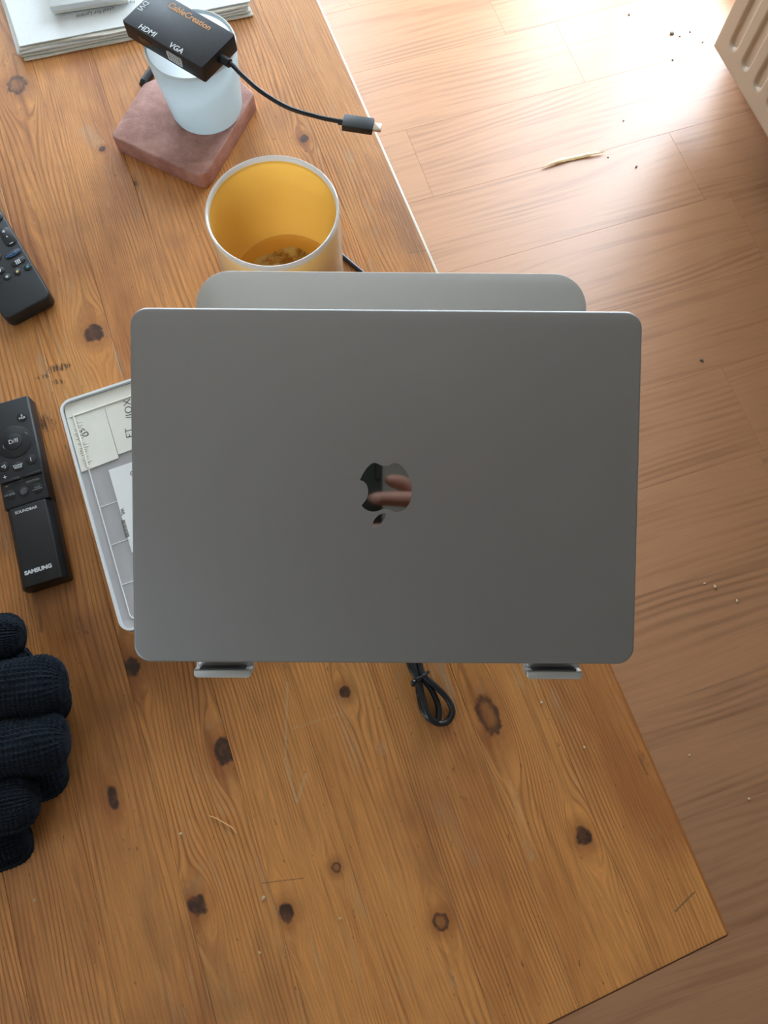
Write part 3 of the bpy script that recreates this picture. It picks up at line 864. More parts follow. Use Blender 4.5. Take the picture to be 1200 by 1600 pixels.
obj('tie', bm_tube(tie, 0.0013, 8, True), M['wire'], coil)
obj('tie_end', bm_tube(catmull([cl(650, 1064, 0.0125), cl(645, 1066, 0.0135), cl(646, 1071, 0.011)], 6), 0.0015, 8), M['wire'], coil)

tube_thing('power_cable', 'thin black flat cable on the table behind the amber jar', 'cable',
           [at(520, 386, 0.0022), at(533, 398.5, 0.0022), at(550, 413, 0.0022), at(575, 435, 0.0022), at(600, 470, 0.0022), at(640, 520, 0.0022)], 0.0022, M['black_gloss'])

# ================================================================== amber candle jar
JAR = Vector((-0.0863, 0.3960, TABLE_Z))
jar = thing('candle_jar', 'empty gold lined glass candle jar with silver rim behind the laptop', 'jar', JAR)
JR, JH = 0.0518, 0.102
prof = [(0, 0.0004), (JR*0.90, 0.0004), (JR*0.955, 0.003), (JR*0.975, 0.009), (JR*0.99, 0.05), (JR*0.995, JH-0.006)]
obj('glass_wall', bm_lathe(prof, 96), M['champagne'], jar)
obj('rim', bm_lathe([(JR*0.995, JH-0.006), (JR*1.002, JH-0.003), (JR*1.0, JH-0.0008), (JR*0.982, JH), (JR*0.958, JH-0.0008), (JR*0.950, JH-0.004)], 96), M['rim_glass'], jar)
ip = [(JR*0.950, JH-0.004), (JR*0.948, JH-0.008), (JR*0.945, 0.05), (JR*0.935, 0.016), (JR*0.90, 0.010), (JR*0.80, 0.008), (0, 0.0075)]
obj('gold_lining', bm_lathe(ip, 96), M['amber'], jar, flip=True)
rb = bmesh.new()
seg = 40
c0 = rb.verts.new((0.002, -0.001, 0.0088)); ring0 = []
for k in range(seg):
    a = 2*PI*k/seg; r = JR*(0.66 + 0.10*mnoise.noise(Vector((math.cos(a)*1.5, math.sin(a)*1.5, 3))))
    ring0.append(rb.verts.new((r*math.cos(a), r*math.sin(a), 0.0084)))
for k in range(seg): rb.faces.new((c0, ring0[k], ring0[(k+1) % seg]))
obj('wax_residue', rb, M['residue'], jar)

# ================================================================== coaster, tumbler
co_pts = [at(u, v, 0.018) for (u, v) in ((172, 213), (224, 130), (262, 114), (372, 122), (398, 146), (318, 278))]
cc = Vector((-0.185, 0.565, TABLE_Z))
coaster = obj('coaster', bm_prism(round_poly([(p.x-cc.x, p.y-cc.y) for p in co_pts], [0.006, 0.011, 0.02, 0.012, 0.006, 0.009], 8), 0.0003, 0.018, 0.0016, 0.001, 3), M['redstone'])
coaster.location = cc
tag(coaster, 'thick reddish stone coaster with rounded corners under the frosted tumbler', 'coaster')
tum = thing('tumbler', 'pale blue frosted glass tumbler standing on the red coaster', 'glass', (-0.1665, 0.5765, TABLE_Z+0.0182))
GH, GB, GT = 0.070, 0.0335, 0.0395
tp = [(0, 0.0003), (GB*0.88, 0.0003), (GB*0.96, 0.0012), (GB, 0.005)]
for k in range(1, 9):
    q = k/8; tp.append((GB + (GT-GB)*q, 0.005 + (GH-0.007)*q))
obj('glass_wall', bm_lathe(tp, 80), M['frost'], tum)
obj('rim', bm_lathe([(GT, GH-0.002), (GT-0.0004, GH-0.0006), (GT-0.0012, GH), (GT-0.0022, GH-0.0006), (GT-0.0026, GH-0.003)], 80), M['frost_rim'], tum)
ti = [(GT-0.0026, GH-0.003)]
for k in range(7, -1, -1):
    q = k/8; ti.append((GB - 0.003 + (GT-GB)*q, 0.011 + (GH-0.014)*q))
ti += [(GB*0.7, 0.0085), (0, 0.008)]
obj('inner_surface', bm_lathe(ti, 80), M['inner_clear'], tum, flip=True)

# ================================================================== display adapter on the tumbler
ATOP = 0.0182 + GH + 0.0155
pA, pB, pC = at(190, 32, ATOP), at(315, 106, ATOP), at(364, 53, ATOP)
ax = math.atan2(pB.y-pA.y, pB.x-pA.x)
AL = (pB-pA).length
AWd = 0.0440
ex = Vector((math.cos(ax), math.sin(ax), 0)); ey = Vector((-math.sin(ax), math.cos(ax), 0))
AO = pB - ex*(AL/2) + ey*(AWd/2)
ad = thing('display_adapter', 'black multiport video adapter with short cable lying across the tumbler', 'adapter', (AO.x, AO.y, TABLE_Z+ATOP-0.0152), ax)
AZ = 0.0152
obj('housing', bm_prism(rrect(AL, AWd, 0.002, 4), 0.0, AZ, 0.0007, 0.0007, 2), M['speckle'], ad)
def aloc(u, v, z=ATOP):
    d = at(u, v, z) - AO
    return d.dot(ex), d.dot(ey)
x, y = aloc(296.5, 26); text_mesh('lettering', 'CableCreation', 0.0083, M['ink_gold'], ad, x, y, AZ+0.0001, 0, 0.012, squash=0.92)
x, y = aloc(230.5, 48); text_mesh('lettering', 'HDMI', 0.0072, M['ink_white'], ad, x, y, AZ+0.0001, 0, 0.012)
x, y = aloc(275.5, 75.5); text_mesh('lettering', 'VGA', 0.0072, M['ink_white'], ad, x, y, AZ+0.0001, 0, 0.012)
x, y = aloc(223.5, 9); text_mesh('lettering', 'DVI', 0.0072, M['ink_white'], ad, x, y, AZ+0.0001, -PI/2, 0.012)
hx = aloc(228, 60, ATOP-0.006)[0]; vx = aloc(272, 90, ATOP-0.006)[0]
trap = [(-0.0075, 0.0025), (-0.0075, -0.0005), (-0.0055, -0.0028), (0.0055, -0.0028), (0.0075, -0.0005), (0.0075, 0.0025)]
SIDE = Matrix(((1, 0, 0, 0), (0, 0, -1, 0), (0, 1, 0, 0), (0, 0, 0, 1)))   # local xy -> side face, z outwards (-y)
hp = obj('hdmi_port', bm_prism(round_poly(trap, 0.0006, 3), -0.001, 0.0003, 0.0002, 0), M['black_gloss'], ad, matrix=Matrix.Translation((hx, -AWd/2, AZ*0.47)) @ SIDE)
hp['label'] = 'dark HDMI socket'
vp = obj('vga_port', bm_prism(round_poly([(-0.0085, 0.0042), (-0.0078, -0.0042), (0.0078, -0.0042), (0.0085, 0.0042)], 0.0016, 5), -0.001, 0.0009, 0.0003, 0), M['silver'], ad, matrix=Matrix.Translation((vx, -AWd/2, AZ*0.5)) @ SIDE)
vp['label'] = 'silver VGA socket'
hb = bmesh.new()
for r in range(3):
    for q in range(5):
        bm_box(-0.0052+q*0.0026-0.0005, -0.0052+q*0.0026+0.0005, -0.0022+r*0.0022-0.0005, -0.0022+r*0.0022+0.0005, 0.0008, 0.00098, bm=hb)
obj('socket_holes', hb, M['black_gloss'], vp, smooth=False)
dv = obj('dvi_port', bm_prism(rrect(0.022, 0.008, 0.001, 3), -0.001, 0.0006), M['pad_white'], ad, matrix=Matrix.Translation((-AL/2, 0, AZ*0.5)) @ Matrix.Rotation(-PI/2, 4, 'Z') @ SIDE)
# cable and plug in adapter space
ADM = (Matrix.Translation((AO.x, AO.y, TABLE_Z+ATOP-0.0152)) @ Matrix.Rotation(ax, 4, 'Z')).inverted()
zc = ATOP - 0.0076
cy0 = aloc(350, 96, zc)[1]
wp = [ADM @ (at(u, v, z)) for (u, v, z) in ((362, 101, zc-0.0002), (378, 117, zc-0.002), (408, 143, zc-0.010), (450, 168, zc-0.020), (495, 182, zc-0.029), (522, 188, zc-0.033), (538, 190.5, zc-0.034))]
st0 = Vector((AL/2-0.002, wp[0].y*0.55, AZ/2))
obj('cable', bm_tube(catmull([st0 + Vector((0.003, 0, 0))] + wp, 10), 0.0019, 12), M['wire'], ad)
dirc = (wp[0]-st0).normalized()
obj('strain_relief', bm_tube(catmull([st0, st0+dirc*0.004, st0+dirc*0.010, st0 + dirc*0.0115], 4), 0.0035, 14), M['black_soft'], ad)
z_pl = zc-0.034
p0, p1, p2 = at(536, 191, z_pl), at(583, 198, z_pl), at(595, 200, z_pl)
pa = math.atan2(p1.y-p0.y, p1.x-p0.x)
PM = ADM @ Matrix.Translation(p0) @ Matrix.Rotation(pa, 4, 'Z')
plug = obj('plug', bm_box(0, (p1-p0).length, -0.0066, 0.0066, -0.0032, 0.0032, 0.0008), M['black_soft'], ad, matrix=PM)
tp_ = obj('plug_tip', bm_prism(rrect((p2-p1).length+0.001, 0.0083, 0.0005, 3, (p1-p0).length+(p2-p1).length/2, 0), -0.0013, 0.0013, 0.0008, 0.0008, 3), M['usb'], plug)
obj('cable_collar', bm_tube([Vector((-0.004, 0, 0)), Vector((0.0005, 0, 0))], 0.0026, 12), M['black_soft'], plug)

# ================================================================== remotes
class Frame:
    """flat frame on the table: x axis turned by ang, origin at a world point"""
    def __init__(s, org, ang):
        s.o = Vector((org.x, org.y, 0)); s.a = ang
        s.x = Vector((math.cos(ang), math.sin(ang), 0)); s.y = Vector((-math.sin(ang), math.cos(ang), 0))
    def loc(s, u, v, z):
        d = at(u, v, z) - s.o
        return d.dot(s.x), d.dot(s.y)
def disc(r, z0, z1, bt=0.0003, seg=28):
    return bm_prism([(r*math.cos(2*PI*k/seg), r*math.sin(2*PI*k/seg)) for k in range(seg)], z0, z1, bt, 0, 2)
def T3(x, y, z=0.0, rot=0.0): return Matrix.Translation((x, y, z)) @ Matrix.Rotation(rot, 4, 'Z')

# ---- streaming remote at the left edge of the frame
ZR = 0.0160
br = at(80, 462, ZR)
F1 = Frame(br, math.radians(33.0))
RWD, RLN = 0.0445, 0.165
rc = F1.o - F1.x*(RWD/2) + F1.y*(RLN/2)
F1 = Frame(rc, math.radians(33.0))
r1 = thing('remote_control', 'matte black television remote with small coloured dot buttons by the table edge left', 'remote control', (rc.x, rc.y, TABLE_Z), F1.a)
r1['label'] = 'matte black remote with plus minus rocker and coloured dot buttons'
obj('case', bm_prism(rrect(RWD, RLN, 0.0065, 8), 0.0004, ZR, 0.0012, 0.004, 4), M['remote_face'], r1)
def btn(name, root, F, u, v, w, h, r, mat, z=ZR, hgt=0.0006, rot=0.0, label=None):
    x, y = F.loc(u, v, z)
    o = obj(name, bm_prism(rrect(w, h, r, 6), -0.0003, hgt, 0.0003, 0, 2), mat, root, matrix=T3(x, y, z, rot))
    if label: o['label'] = label
    return o
def tx(root, F, u, v, body, size, mat, z, rot=0.0, bold=0.0, squash=1.0):
    x, y = F.loc(u, v, z)
    return text_mesh('lettering', body, size, mat, root, x, y, z+0.00012, rot, bold, squash=squash)
def dots(root, F, u, v, mat, z, nx=3, ny=3, step=0.0016, s=0.00055):
    x, y = F.loc(u, v, z)
    b = bmesh.new()
    for i in range(nx):
        for j in range(ny):
            cx, cy = x+(i-(nx-1)/2)*step, y+(j-(ny-1)/2)*step
            bm_box(cx-s, cx+s, cy-s, cy+s, z, z+0.00015, bm=b)
    return obj('grid_symbol', b, mat, root, smooth=False)
k = btn('rocker', r1, F1, 12.5, 370, 0.0105, 0.0200, 0.0046, M['black'], hgt=0.0008)
tx(r1, F1, 6, 362, '+', 0.0058, M['ink_white'], ZR+0.0008, 0, 0.03)
tx(r1, F1, 17.5, 379.5, '–', 0.0058, M['ink_white'], ZR+0.0008, 0, 0.03)
x, y = F1.loc(11.5, 370.5, ZR); obj('dot_symbol', disc(0.0007, 0, 0.00015, 0, 10), M['ink_white'], r1, matrix=T3(x, y, ZR+0.0008))
btn('button', r1, F1, 20.5, 397, 0.0150, 0.0060, 0.0028, M['black'])
tx(r1, F1, 20, 396, 'prime video', 0.0028, M['ink_blue'], ZR+0.0006, 0, 0.03)
x, y = F1.loc(21, 399, ZR)
obj('smile_symbol', bm_tube(catmull([Vector((x-0.0045, y+0.0004, ZR+0.0006)), Vector((x, y-0.0008, ZR+0.0006)), Vector((x+0.0045, y+0.0005, ZR+0.0006))], 6), 0.00028, 6), M['ink_blue'], r1)
btn('button', r1, F1, 28, 409, 0.0135, 0.0062, 0.0030, M['black'])
dots(r1, F1, 28, 409, M['ink_white'], ZR+0.0006)
for (u, v, mname) in ((-4.5, 441, 'redwood'), (11, 433, 'pale'), (27.3, 425, 'yellow'), (43.3, 417.5, 'cyan')):
    x, y = F1.loc(u, v, ZR)
    bb = obj('button', disc(0.0034, -0.0003, 0.0005), M['black'], r1, matrix=T3(x, y, ZR))
    obj('dot_symbol', disc(0.00125, 0.0004, 0.00065, 0.0001, 14), M[mname], bb)
for (u, v) in ((-4, 340), (36, 334), (-6, 402)):
    x, y = F1.loc(u, v, ZR)
    if abs(x) < RWD/2-0.005: obj('button', disc(0.0048, -0.0003, 0.0006), M['black'], r1, matrix=T3(x, y, ZR))
x, y = F1.loc(-1, 424, ZR)
btn('button', r1, F1, -1, 424, 0.0095, 0.0062, 0.003, M['black'])
obj('arrow_symbol', bm_prism([(-0.0016, -0.0008), (0.0, -0.0008), (0.0, -0.002), (0.0022, 0.0002), (0.0, 0.0022), (0.0, 0.0011), (-0.0016, 0.0011)], 0.0006, 0.0008), M['ink_white'], r1, smooth=False, matrix=T3(x, y, ZR, 0.4))
rg = bmesh.new()
for k in range(40):
    a0, a1 = 2*PI*k/40, 2*PI*(k+1)/40
x, y = F1.loc(-22, 318, ZR)
obj('navigation_ring', disc(0.0155, -0.0003, 0.0007, 0.0004, 48), M['black'], r1, matrix=T3(0, y, ZR))

# ---- soundbar remote
ZS = 0.0180
p_tr, p_br = at(43, 616, ZS), at(104, 899, ZS)
a2 = math.atan2(p_tr.y-p_br.y, p_tr.x-p_br.x) - PI/2
F2 = Frame(p_br, a2)
SW, SL = 0.0365, 0.1612
rc2 = F2.o - F2.x*(SW/2) + F2.y*(SL/2)
F2 = Frame(rc2, a2)
r2 = thing('remote_control', 'long glossy black soundbar remote with SAMSUNG lettering beside the plastic box', 'remote control', (rc2.x, rc2.y, TABLE_Z), a2)
r2['label'] = 'long black soundbar remote with round control pad beside the plastic box'
# profile: flat top, chamfered long sides
def bar(x_half_top, x_half, z_ch, z_top, y0, y1, z_bot=0.0006, end=0.002):
    sec = [(-x_half+0.003, z_bot), (-x_half, z_bot+0.003), (-x_half, z_ch), (-x_half_top, z_top), (x_half_top, z_top), (x_half, z_ch), (x_half, z_bot+0.003), (x_half-0.003, z_bot)]
    b = bmesh.new()
    A = [b.verts.new((x, y0, z)) for x, z in sec]; B = [b.verts.new((x, y1, z)) for x, z in sec]
    n = len(sec); b.faces.new(A); b.faces.new(B[::-1])
    for i in range(n): b.faces.new((A[i], B[i], B[(i+1) % n], A[(i+1) % n]))
    bmesh.ops.bevel(b, geom=list(b.edges), offset=0.0009, segments=3, affect='EDGES', profile=0.5)
    return b
ysplit = F2.loc(45, 786, ZS)[1]
obj('case', bar(SW/2-0.0042, SW/2, ZS-0.0055, ZS, -SL/2, ysplit-0.0002), M['black'], r2)
up = obj('keypad', bar(SW/2-0.0012, SW/2, ZS-0.0016, ZS, ysplit, SL/2), M['remote_face'], r2)
x, y = F2.loc(20.6, 690.7, ZS)
ringo = obj('control_pad', disc(0.0142, -0.0003, 0.0005, 0.0004, 56), M['black'], r2, matrix=T3(x*0.3, y, ZS))
obj('centre_button', disc(0.0070, 0.0004, 0.0010, 0.0004, 40), M['remote_face'], ringo)
text_mesh('lettering', 'D/II', 0.0052, M['ink_white'], ringo, 0, 0, 0.00112, 0, 0.0)
text_mesh('lettering', '(', 0.0042, M['ink_grey'], ringo, 0.0112, 0.004, 0.0006, -2.6, 0.0)
text_mesh('lettering', '(', 0.0042, M['ink_grey'], ringo, -0.0086, -0.002, 0.0006, 0.2, 0.0)
CX0 = x*0.3 - x
def sbtn(u, v, body, size, r=0.0042, dy=0.0, mat='ink_white'):
    xx, yy = F2.loc(u, v, ZS)
    b_ = obj('button', disc(r, -0.0003, 0.0004, 0.0003, 30), M['black'], r2, matrix=T3(xx, yy, ZS))
    lines = body.split('|')
    for q, ln in enumerate(lines):
        text_mesh('lettering', ln, size, M[mat], b_, 0, ((len(lines)-1)/2-q)*size*0.9 + dy, 0.00052, 0, 0.01)
sbtn(34.6, 651.5, 'B|PAIR', 0.0026)
sbtn(5.8, 729.5, '<)', 0.0042)
sbtn(28.5, 729, 'SOUND|MODE', 0.0022)
sbtn(48.5, 718, 'i', 0.0052)
sbtn(15.5, 773.5, 'CH LEVEL', 0.0021, 0.0042, 0, 'ink_grey')
sbtn(58.4, 763, 'TONE|CONTROL', 0.0017, 0.0042, 0, 'ink_grey')
xx, yy = F2.loc(36.7, 768, ZS)
gb = obj('button', disc(0.0042, -0.0003, 0.0004, 0.0003, 30), M['black'], r2, matrix=T3(xx, yy, ZS))
gpts = catmull([Vector((0.0023*math.cos(a*PI/4 + 0.2)*(1.0 if a % 2 else 0.82), 0.0023*math.sin(a*PI/4 + 0.2)*(1.0 if a % 2 else 0.82), 0.00045)) for a in range(8)], 4, True)
obj('gear_symbol', bm_tube(gpts, 0.00022, 6, True), M['ink_grey'], gb)
obj('gear_hub', bm_tube([Vector((0.0008*math.cos(a), 0.0008*math.sin(a), 0.00045)) for a in np.linspace(0, 2*PI, 12, endpoint=False)], 0.0002, 6, True), M['ink_grey'], gb)
# the volume and woofer paddle: a raised ridge with a dark slot under it
xa, ya = F2.loc(6, 754, ZS); xb, yb = F2.loc(60, 742, ZS)
ym = (ya+yb)/2
for sx in (-1, 1):
    obj('paddle', bm_box(sx*0.0085-0.0078, sx*0.0085+0.0078, ym-0.0004, ym+0.0022, ZS-0.0004, ZS+0.0016, 0.0005), M['black'], r2)
obj('paddle_slot', bm_box(-0.0163, 0.0163, ym-0.0020, ym-0.0003, ZS-0.0005, ZS+0.0001), M['black_gloss'], r2, smooth=False)
tx(r2, F2, 7.8, 746.0, '+', 0.0056, M['ink_white'], ZS, 0, 0.0)
tx(r2, F2, 51, 751.0, 'WOOFER', 0.0026, M['ink_grey'], ZS, 0, 0.0)
tx(r2, F2, 10.7, 760, '–', 0.0045, M['ink_white'], ZS, 0, 0.0)
tx(r2, F2, 40.8, 797, 'SOUNDBAR', 0.0033, M['ink_white'], ZS, 0, 0.015)
tx(r2, F2, 59.8, 890, 'SAMSUNG', 0.0044, M['ink_white'], ZS, 0, 0.05, 1.05)

# ================================================================== compartment box
BZ = 0.040
pTL, pBL = at(90, 629, BZ), at(190, 991, BZ)
ab = math.atan2(pTL.y-pBL.y, pTL.x-pBL.x) - PI/2
BL_, BW_ = (pTL-pBL).length, 0.104
FB = Frame(pTL, ab)
ob = FB.o + FB.x*(BW_/2) - FB.y*(BL_/2)
FB = Frame(ob, ab)
box = thing('organiser_box', 'translucent plastic compartment box with taped labels half under the laptop', 'box', (ob.x, ob.y, TABLE_Z), ab)
hx_, hy_ = BW_/2, BL_/2
# body: floor, walls
def ring_wall(w, h, r, th, z0, z1, seg=8):
    b = bmesh.new()
    o_, i_ = rrect(w, h, r, seg), rrect(w-2*th, h-2*th, max(r-th, 0.0005), seg)
    n = len(o_)
    vo0 = [b.verts.new((p.x, p.y, z0)) for p in o_]; vo1 = [b.verts.new((p.x, p.y, z1)) for p in o_]
    vi0 = [b.verts.new((p.x, p.y, z0)) for p in i_]; vi1 = [b.verts.new((p.x, p.y, z1)) for p in i_]
    for q in range(n):
        k2 = (q+1) % n
        b.faces.new((vo0[q], vo0[k2], vo1[k2], vo1[q])); b.faces.new((vi0[k2], vi0[q], vi1[q], vi1[k2]))
        b.faces.new((vo1[q], vo1[k2], vi1[k2], vi1[q])); b.faces.new((vo0[k2], vo0[q], vi0[q], vi0[k2]))
    return b
obj('tray_floor', bm_prism(rrect(BW_-0.006, BL_-0.006, 0.008, 8), 0.0006, 0.0020), M['poly_body'], box)
obj('tray_wall', ring_wall(BW_-0.005, BL_-0.005, 0.009, 0.0014, 0.0021, 0.0345), M['poly_body'], box)
LX = -hx_ + 0.0135
obj('divider', bm_box(LX-0.0006, LX+0.0006, -hy_+0.0055, hy_-0.0055, 0.0021, 0.0335), M['poly_rim'], box, smooth=False)
for (u, v) in ((160, 620), (150, 795), (165, 855), (180, 918)):
    y = FB.loc(u, v, 0.036)[1]
    obj('divider', bm_box(LX+0.0008, hx_-0.005, y-0.0006, y+0.0006, 0.0021, 0.0335), M['poly_rim'], box, smooth=False)
obj('lid', bm_prism(rrect(BW_-0.004, BL_-0.004, 0.0075, 8), 0.0360, 0.0372), M['poly'], box)
obj('lid_rim', ring_wall(BW_, BL_, 0.0095, 0.0019, 0.0300, BZ, 10), M['poly_rim'], box)
# raised rib on the lid
ribp = rrect(BW_-0.017, BL_-0.017, 0.004, 5)
rb_ = bm_tube([Vector((p.x, p.y, 0.0374)) for p in ribp], 0.00055, 6, True)
obj('lid_rib', rb_, M['poly_rim'], box)
for (u, v) in ((150, 795), (165, 855), (180, 918)):
    y = FB.loc(u, v, 0.0374)[1]
    obj('lid_rib', bm_tube([Vector((-hx_+0.0085, y, 0.0372)), Vector((hx_-0.009, y, 0.0372))], 0.0004, 6), M['poly_rim'], box)
ZL = 0.0373
def sheet(name, pts, z, th, mat, root, label=None, wav=0.0):
    o = obj(name, bm_prism(pts, z, z+th), mat, root, smooth=False)
    if label: o['label'] = label
    return o
def fb(u, v): return FB.loc(u, v, ZL)
q0 = fb(121, 737); q1 = fb(182, 722); 
x_a, x_b = -hx_+0.0028, fb(181, 700)[0]
yt, yb_ = hy_-0.0155, fb(150, 729)[1]
sheet('tape', [(x_a, yb_-0.0008), (x_b, yb_+0.0005), (x_b+0.0004, yt), (x_a, yt+0.0004)], ZL+0.0002, 0.0004, M['tape'], box, 'cream masking tape label')
sheet('tape', [(x_b+0.0005, yb_+0.0035), (hx_-0.012, yb_+0.004), (hx_-0.012, yt+0.001), (x_b+0.0007, yt)], ZL+0.0002, 0.0004, M['tape'], box, 'cream masking tape label')
sheet('tape', [(x_a, yt+0.0006), (hx_-0.012, yt+0.0015), (hx_-0.012, hy_-0.003), (x_a+0.001, hy_-0.003)], ZL+0.0002, 0.0004, M['tape'], box, 'cream masking tape label')
# creased folds of the tape over the rib
crs = bmesh.new()
for k in range(20):
    yy = yb_ + 0.004 + k*(yt-yb_-0.006)/19
    xx = -hx_+0.0085 + random.uniform(-0.0006, 0.0006)
    bm_tube([Vector((xx-random.uniform(0.001, 0.003), yy, ZL+0.0006)), Vector((xx, yy+random.uniform(-0.0005, 0.0005), ZL+0.0010)), Vector((xx+random.uniform(0.002, 0.006), yy+random.uniform(-0.0006, 0.0006), ZL+0.0005))], 0.00028, 5, bm=crs)
cr = obj('tape_creases', crs, M['tape'], box); cr['kind'] = 'stuff'
obj('tape_fold', bm_tube(catmull([Vector((-hx_+0.0085, yb_+0.001, ZL+0.0005)), Vector((-hx_+0.0088, (yb_+yt)/2, ZL+0.0006)), Vector((-hx_+0.0082, yt+0.002, ZL+0.0005))], 5), 0.0009, 8), M['tape'], box)
obj('tape_fold', bm_tube(catmull([Vector((-hx_+0.006, yt+0.0006, ZL+0.0005)), Vector((0, yt+0.0012, ZL+0.0006)), Vector((hx_-0.012, yt+0.0014, ZL+0.0005))], 5), 0.0009, 8), M['tape'], box)
def fx(u, v): return FB.loc(u, v, ZL+0.0007)
x, y = fx(131, 674); text_mesh('lettering', 'sp', 0.0105, M['ink_dark'], box, x, y, ZL+0.00065, -PI/2+0.5, -0.005, shear=0.3)
x, y = fx(197, 640); text_mesh('lettering', '/IOX', 0.0085, M['ink_dark'], box, x+0.002, y, ZL+0.00065, PI/2-0.1, -0.008)
x, y = fx(202, 676); text_mesh('lettering', 'ET', 0.0080, M['ink_dark'], box, x, y, ZL+0.00065, PI/2-0.1, -0.008)
# printed white sticker
l0, l1 = fb(169, 735), fb(190, 868)
sheet('sticker', [(l0[0], l1[1]-0.0005), (hx_-0.014, l1[1]), (hx_-0.014, l0[1]), (l0[0]+0.0004, l0[1])], ZL+0.0002, 0.0003, M['label'], box, 'white printed sticker')
x, y = fb(203, 736); text_mesh('lettering', 'C', 0.0060, M['ink_dark'], box, x+0.0015, y-0.003, ZL+0.00058, 0, 0.0)
x, y = fb(183.5, 803); text_mesh('lettering', 'WL', 0.0038, M['ink_dark'], box, x+0.0042, y, ZL+0.00058, -PI/2, 0.0)
bars = bmesh.new()
xb0, yb0 = fb(184.5, 816); xb0 += 0.0042; yb1 = fb(190, 842)[1]
yy = yb0
while yy > yb1:
    wv = random.uniform(0.0002, 0.0006)
    bm_box(xb0-0.0016, xb0+0.0012, yy-wv, yy, ZL+0.0005, ZL+0.0006, bm=bars); yy -= wv + random.uniform(0.0003, 0.0006)
br_ = obj('barcode', bars, M['ink_dark'], box, smooth=False); br_['kind'] = 'stuff'

# ================================================================== papers, small white box, pen
PC = at(27, 79, 0.010)
ap = math.atan2((at(195, 46, 0.01)-PC).y, (at(195, 46, 0.01)-PC).x)
FP = Frame(PC, ap)
pad = thing('paper_pile', 'pile of folded white papers with faint handwriting behind the tumbler', 'papers', (PC.x, PC.y, TABLE_Z), ap)
left_a = math.atan2((at(5, 10, 0.01)-PC).y, (at(5, 10, 0.01)-PC).x) - ap
ca_, sa_ = math.cos(left_a), math.sin(left_a)
PW_, PH_ = 0.232, 0.30
def leafpts(dx, dy, jit, w=PW_, h=PH_):
    P = [(dx, dy), (dx+w, dy+jit), (dx+w+ca_*h, dy+sa_*h+jit), (dx+ca_*h, dy+sa_*h)]
    R_ = round_poly(P, [0.004, 0.004, 0.004, 0.004], 5)
    return R_
def warped_sheet(name, dx, dy, z, th, mat, amp, seed, label=None):
    b = bmesh.new(); nx, ny = 28, 16
    top, bot = [], []
    for i in range(nx+1):
        for j in range(ny+1):
            s, t = i/nx, j/ny
            wob = amp*mnoise.noise(Vector((s*4+seed, 0.3, seed)))*(1-t)**3
            wobx = amp*0.6*mnoise.noise(Vector((0.7, t*4+seed, seed+5)))*(1-s)**3
            px_, py_ = dx + s*PW_ + t*ca_*PH_ + wobx, dy + t*sa_*PH_ + wob
            e = min(s*PW_, (1-s)*PW_, t*PH_, (1-t)*PH_)
            zz = z + 0.0007*mnoise.noise(Vector((s*5, t*5, seed)))
            top.append(b.verts.new((px_, py_, zz+th))); bot.append(b.verts.new((px_, py_, zz)))
    id_ = lambda i, j: i*(ny+1)+j
    for i in range(nx):
        for j in range(ny):
            b.faces.new((top[id_(i,j)], top[id_(i+1,j)], top[id_(i+1,j+1)], top[id_(i,j+1)]))
            b.faces.new((bot[id_(i,j+1)], bot[id_(i+1,j+1)], bot[id_(i+1,j)], bot[id_(i,j)]))
    for i in range(nx):
        for j, fl in ((0, 0), (ny, 1)):
            q = (top[id_(i,j)], bot[id_(i,j)], bot[id_(i+1,j)], top[id_(i+1,j)])
            b.faces.new(q if fl == 0 else q[::-1])
    for j in range(ny):
        for i in (0, nx):
            b.faces.new((top[id_(i,j)], top[id_(i,j+1)], bot[id_(i,j+1)], bot[id_(i,j)]))
    return obj(name, b, mat, pad)
warped_sheet('sheet', 0.003, -0.0042, 0.0010, 0.0014, M['paper_b'], 0.002, 1.0)
warped_sheet('sheet', 0.001, -0.0020, 0.0032, 0.0015, M['paper_b'], 0.002, 2.0)
warped_sheet('sheet', -0.001, -0.0005, 0.0054, 0.0016, M['paper'], 0.0015, 3.0)
warped_sheet('sheet', 0.0005, 0.0012, 0.0076, 0.0016, M['paper_b'], 0.0028, 4.0)
warped_sheet('sheet', 0.0030, 0.0040, 0.0098, 0.0009, M['paper'], 0.0006, 5.0)
for (u, v, s_) in ((150, 20, 'used for Lyrans'), (165, 8, 'with Brendan'), (205, 4, 'had')):
    x, y = FP.loc(u, v, 0.0112)
    text_mesh('handwriting', s_, 0.0062, M['pen_ink'], pad, x, y, 0.0118, PI+0.02, -0.004, shear=0.25)
pb0, pb1 = at(78, 12, 0.020), at(178, -3, 0.020)
ac = math.atan2(pb1.y-pb0.y, pb1.x-pb0.x)
wb_ = thing('white_box', 'small flat white card box lying on the pile of papers', 'box', (pb0.x, pb0.y, TABLE_Z+0.0122), ac)
obj('box_base', bm_box(0.0005, 0.0755, 0.0005, 0.10, 0.0, 0.0032, 0.0004), M['paper_b'], wb_)
obj('box_lid', bm_box(0, 0.076, 0, 0.101, 0.0033, 0.0085, 0.0005), M['card'], wb_)
pen0, pen1 = at(219, 139, 0.004), at(262, 74, 0.004)
dpen = (pen1-pen0).normalized()
pen = thing('pen', 'thin black pen lying behind the red coaster', 'pen', (pen0.x, pen0.y, TABLE_Z+0.0044), math.atan2(dpen.y, dpen.x))
P0 = 0.008
obj('barrel', bm_tube([Vector((P0, 0, 0)), Vector((0.098, 0, 0))], 0.0041, 16), M['black_soft'], pen)
obj('tip', bm_tube([Vector((0.0981, 0, 0)), Vector((0.104, 0, 0)), Vector((0.110, 0, 0))], [0.0036, 0.0022, 0.0006], 12), M['silver'], pen)
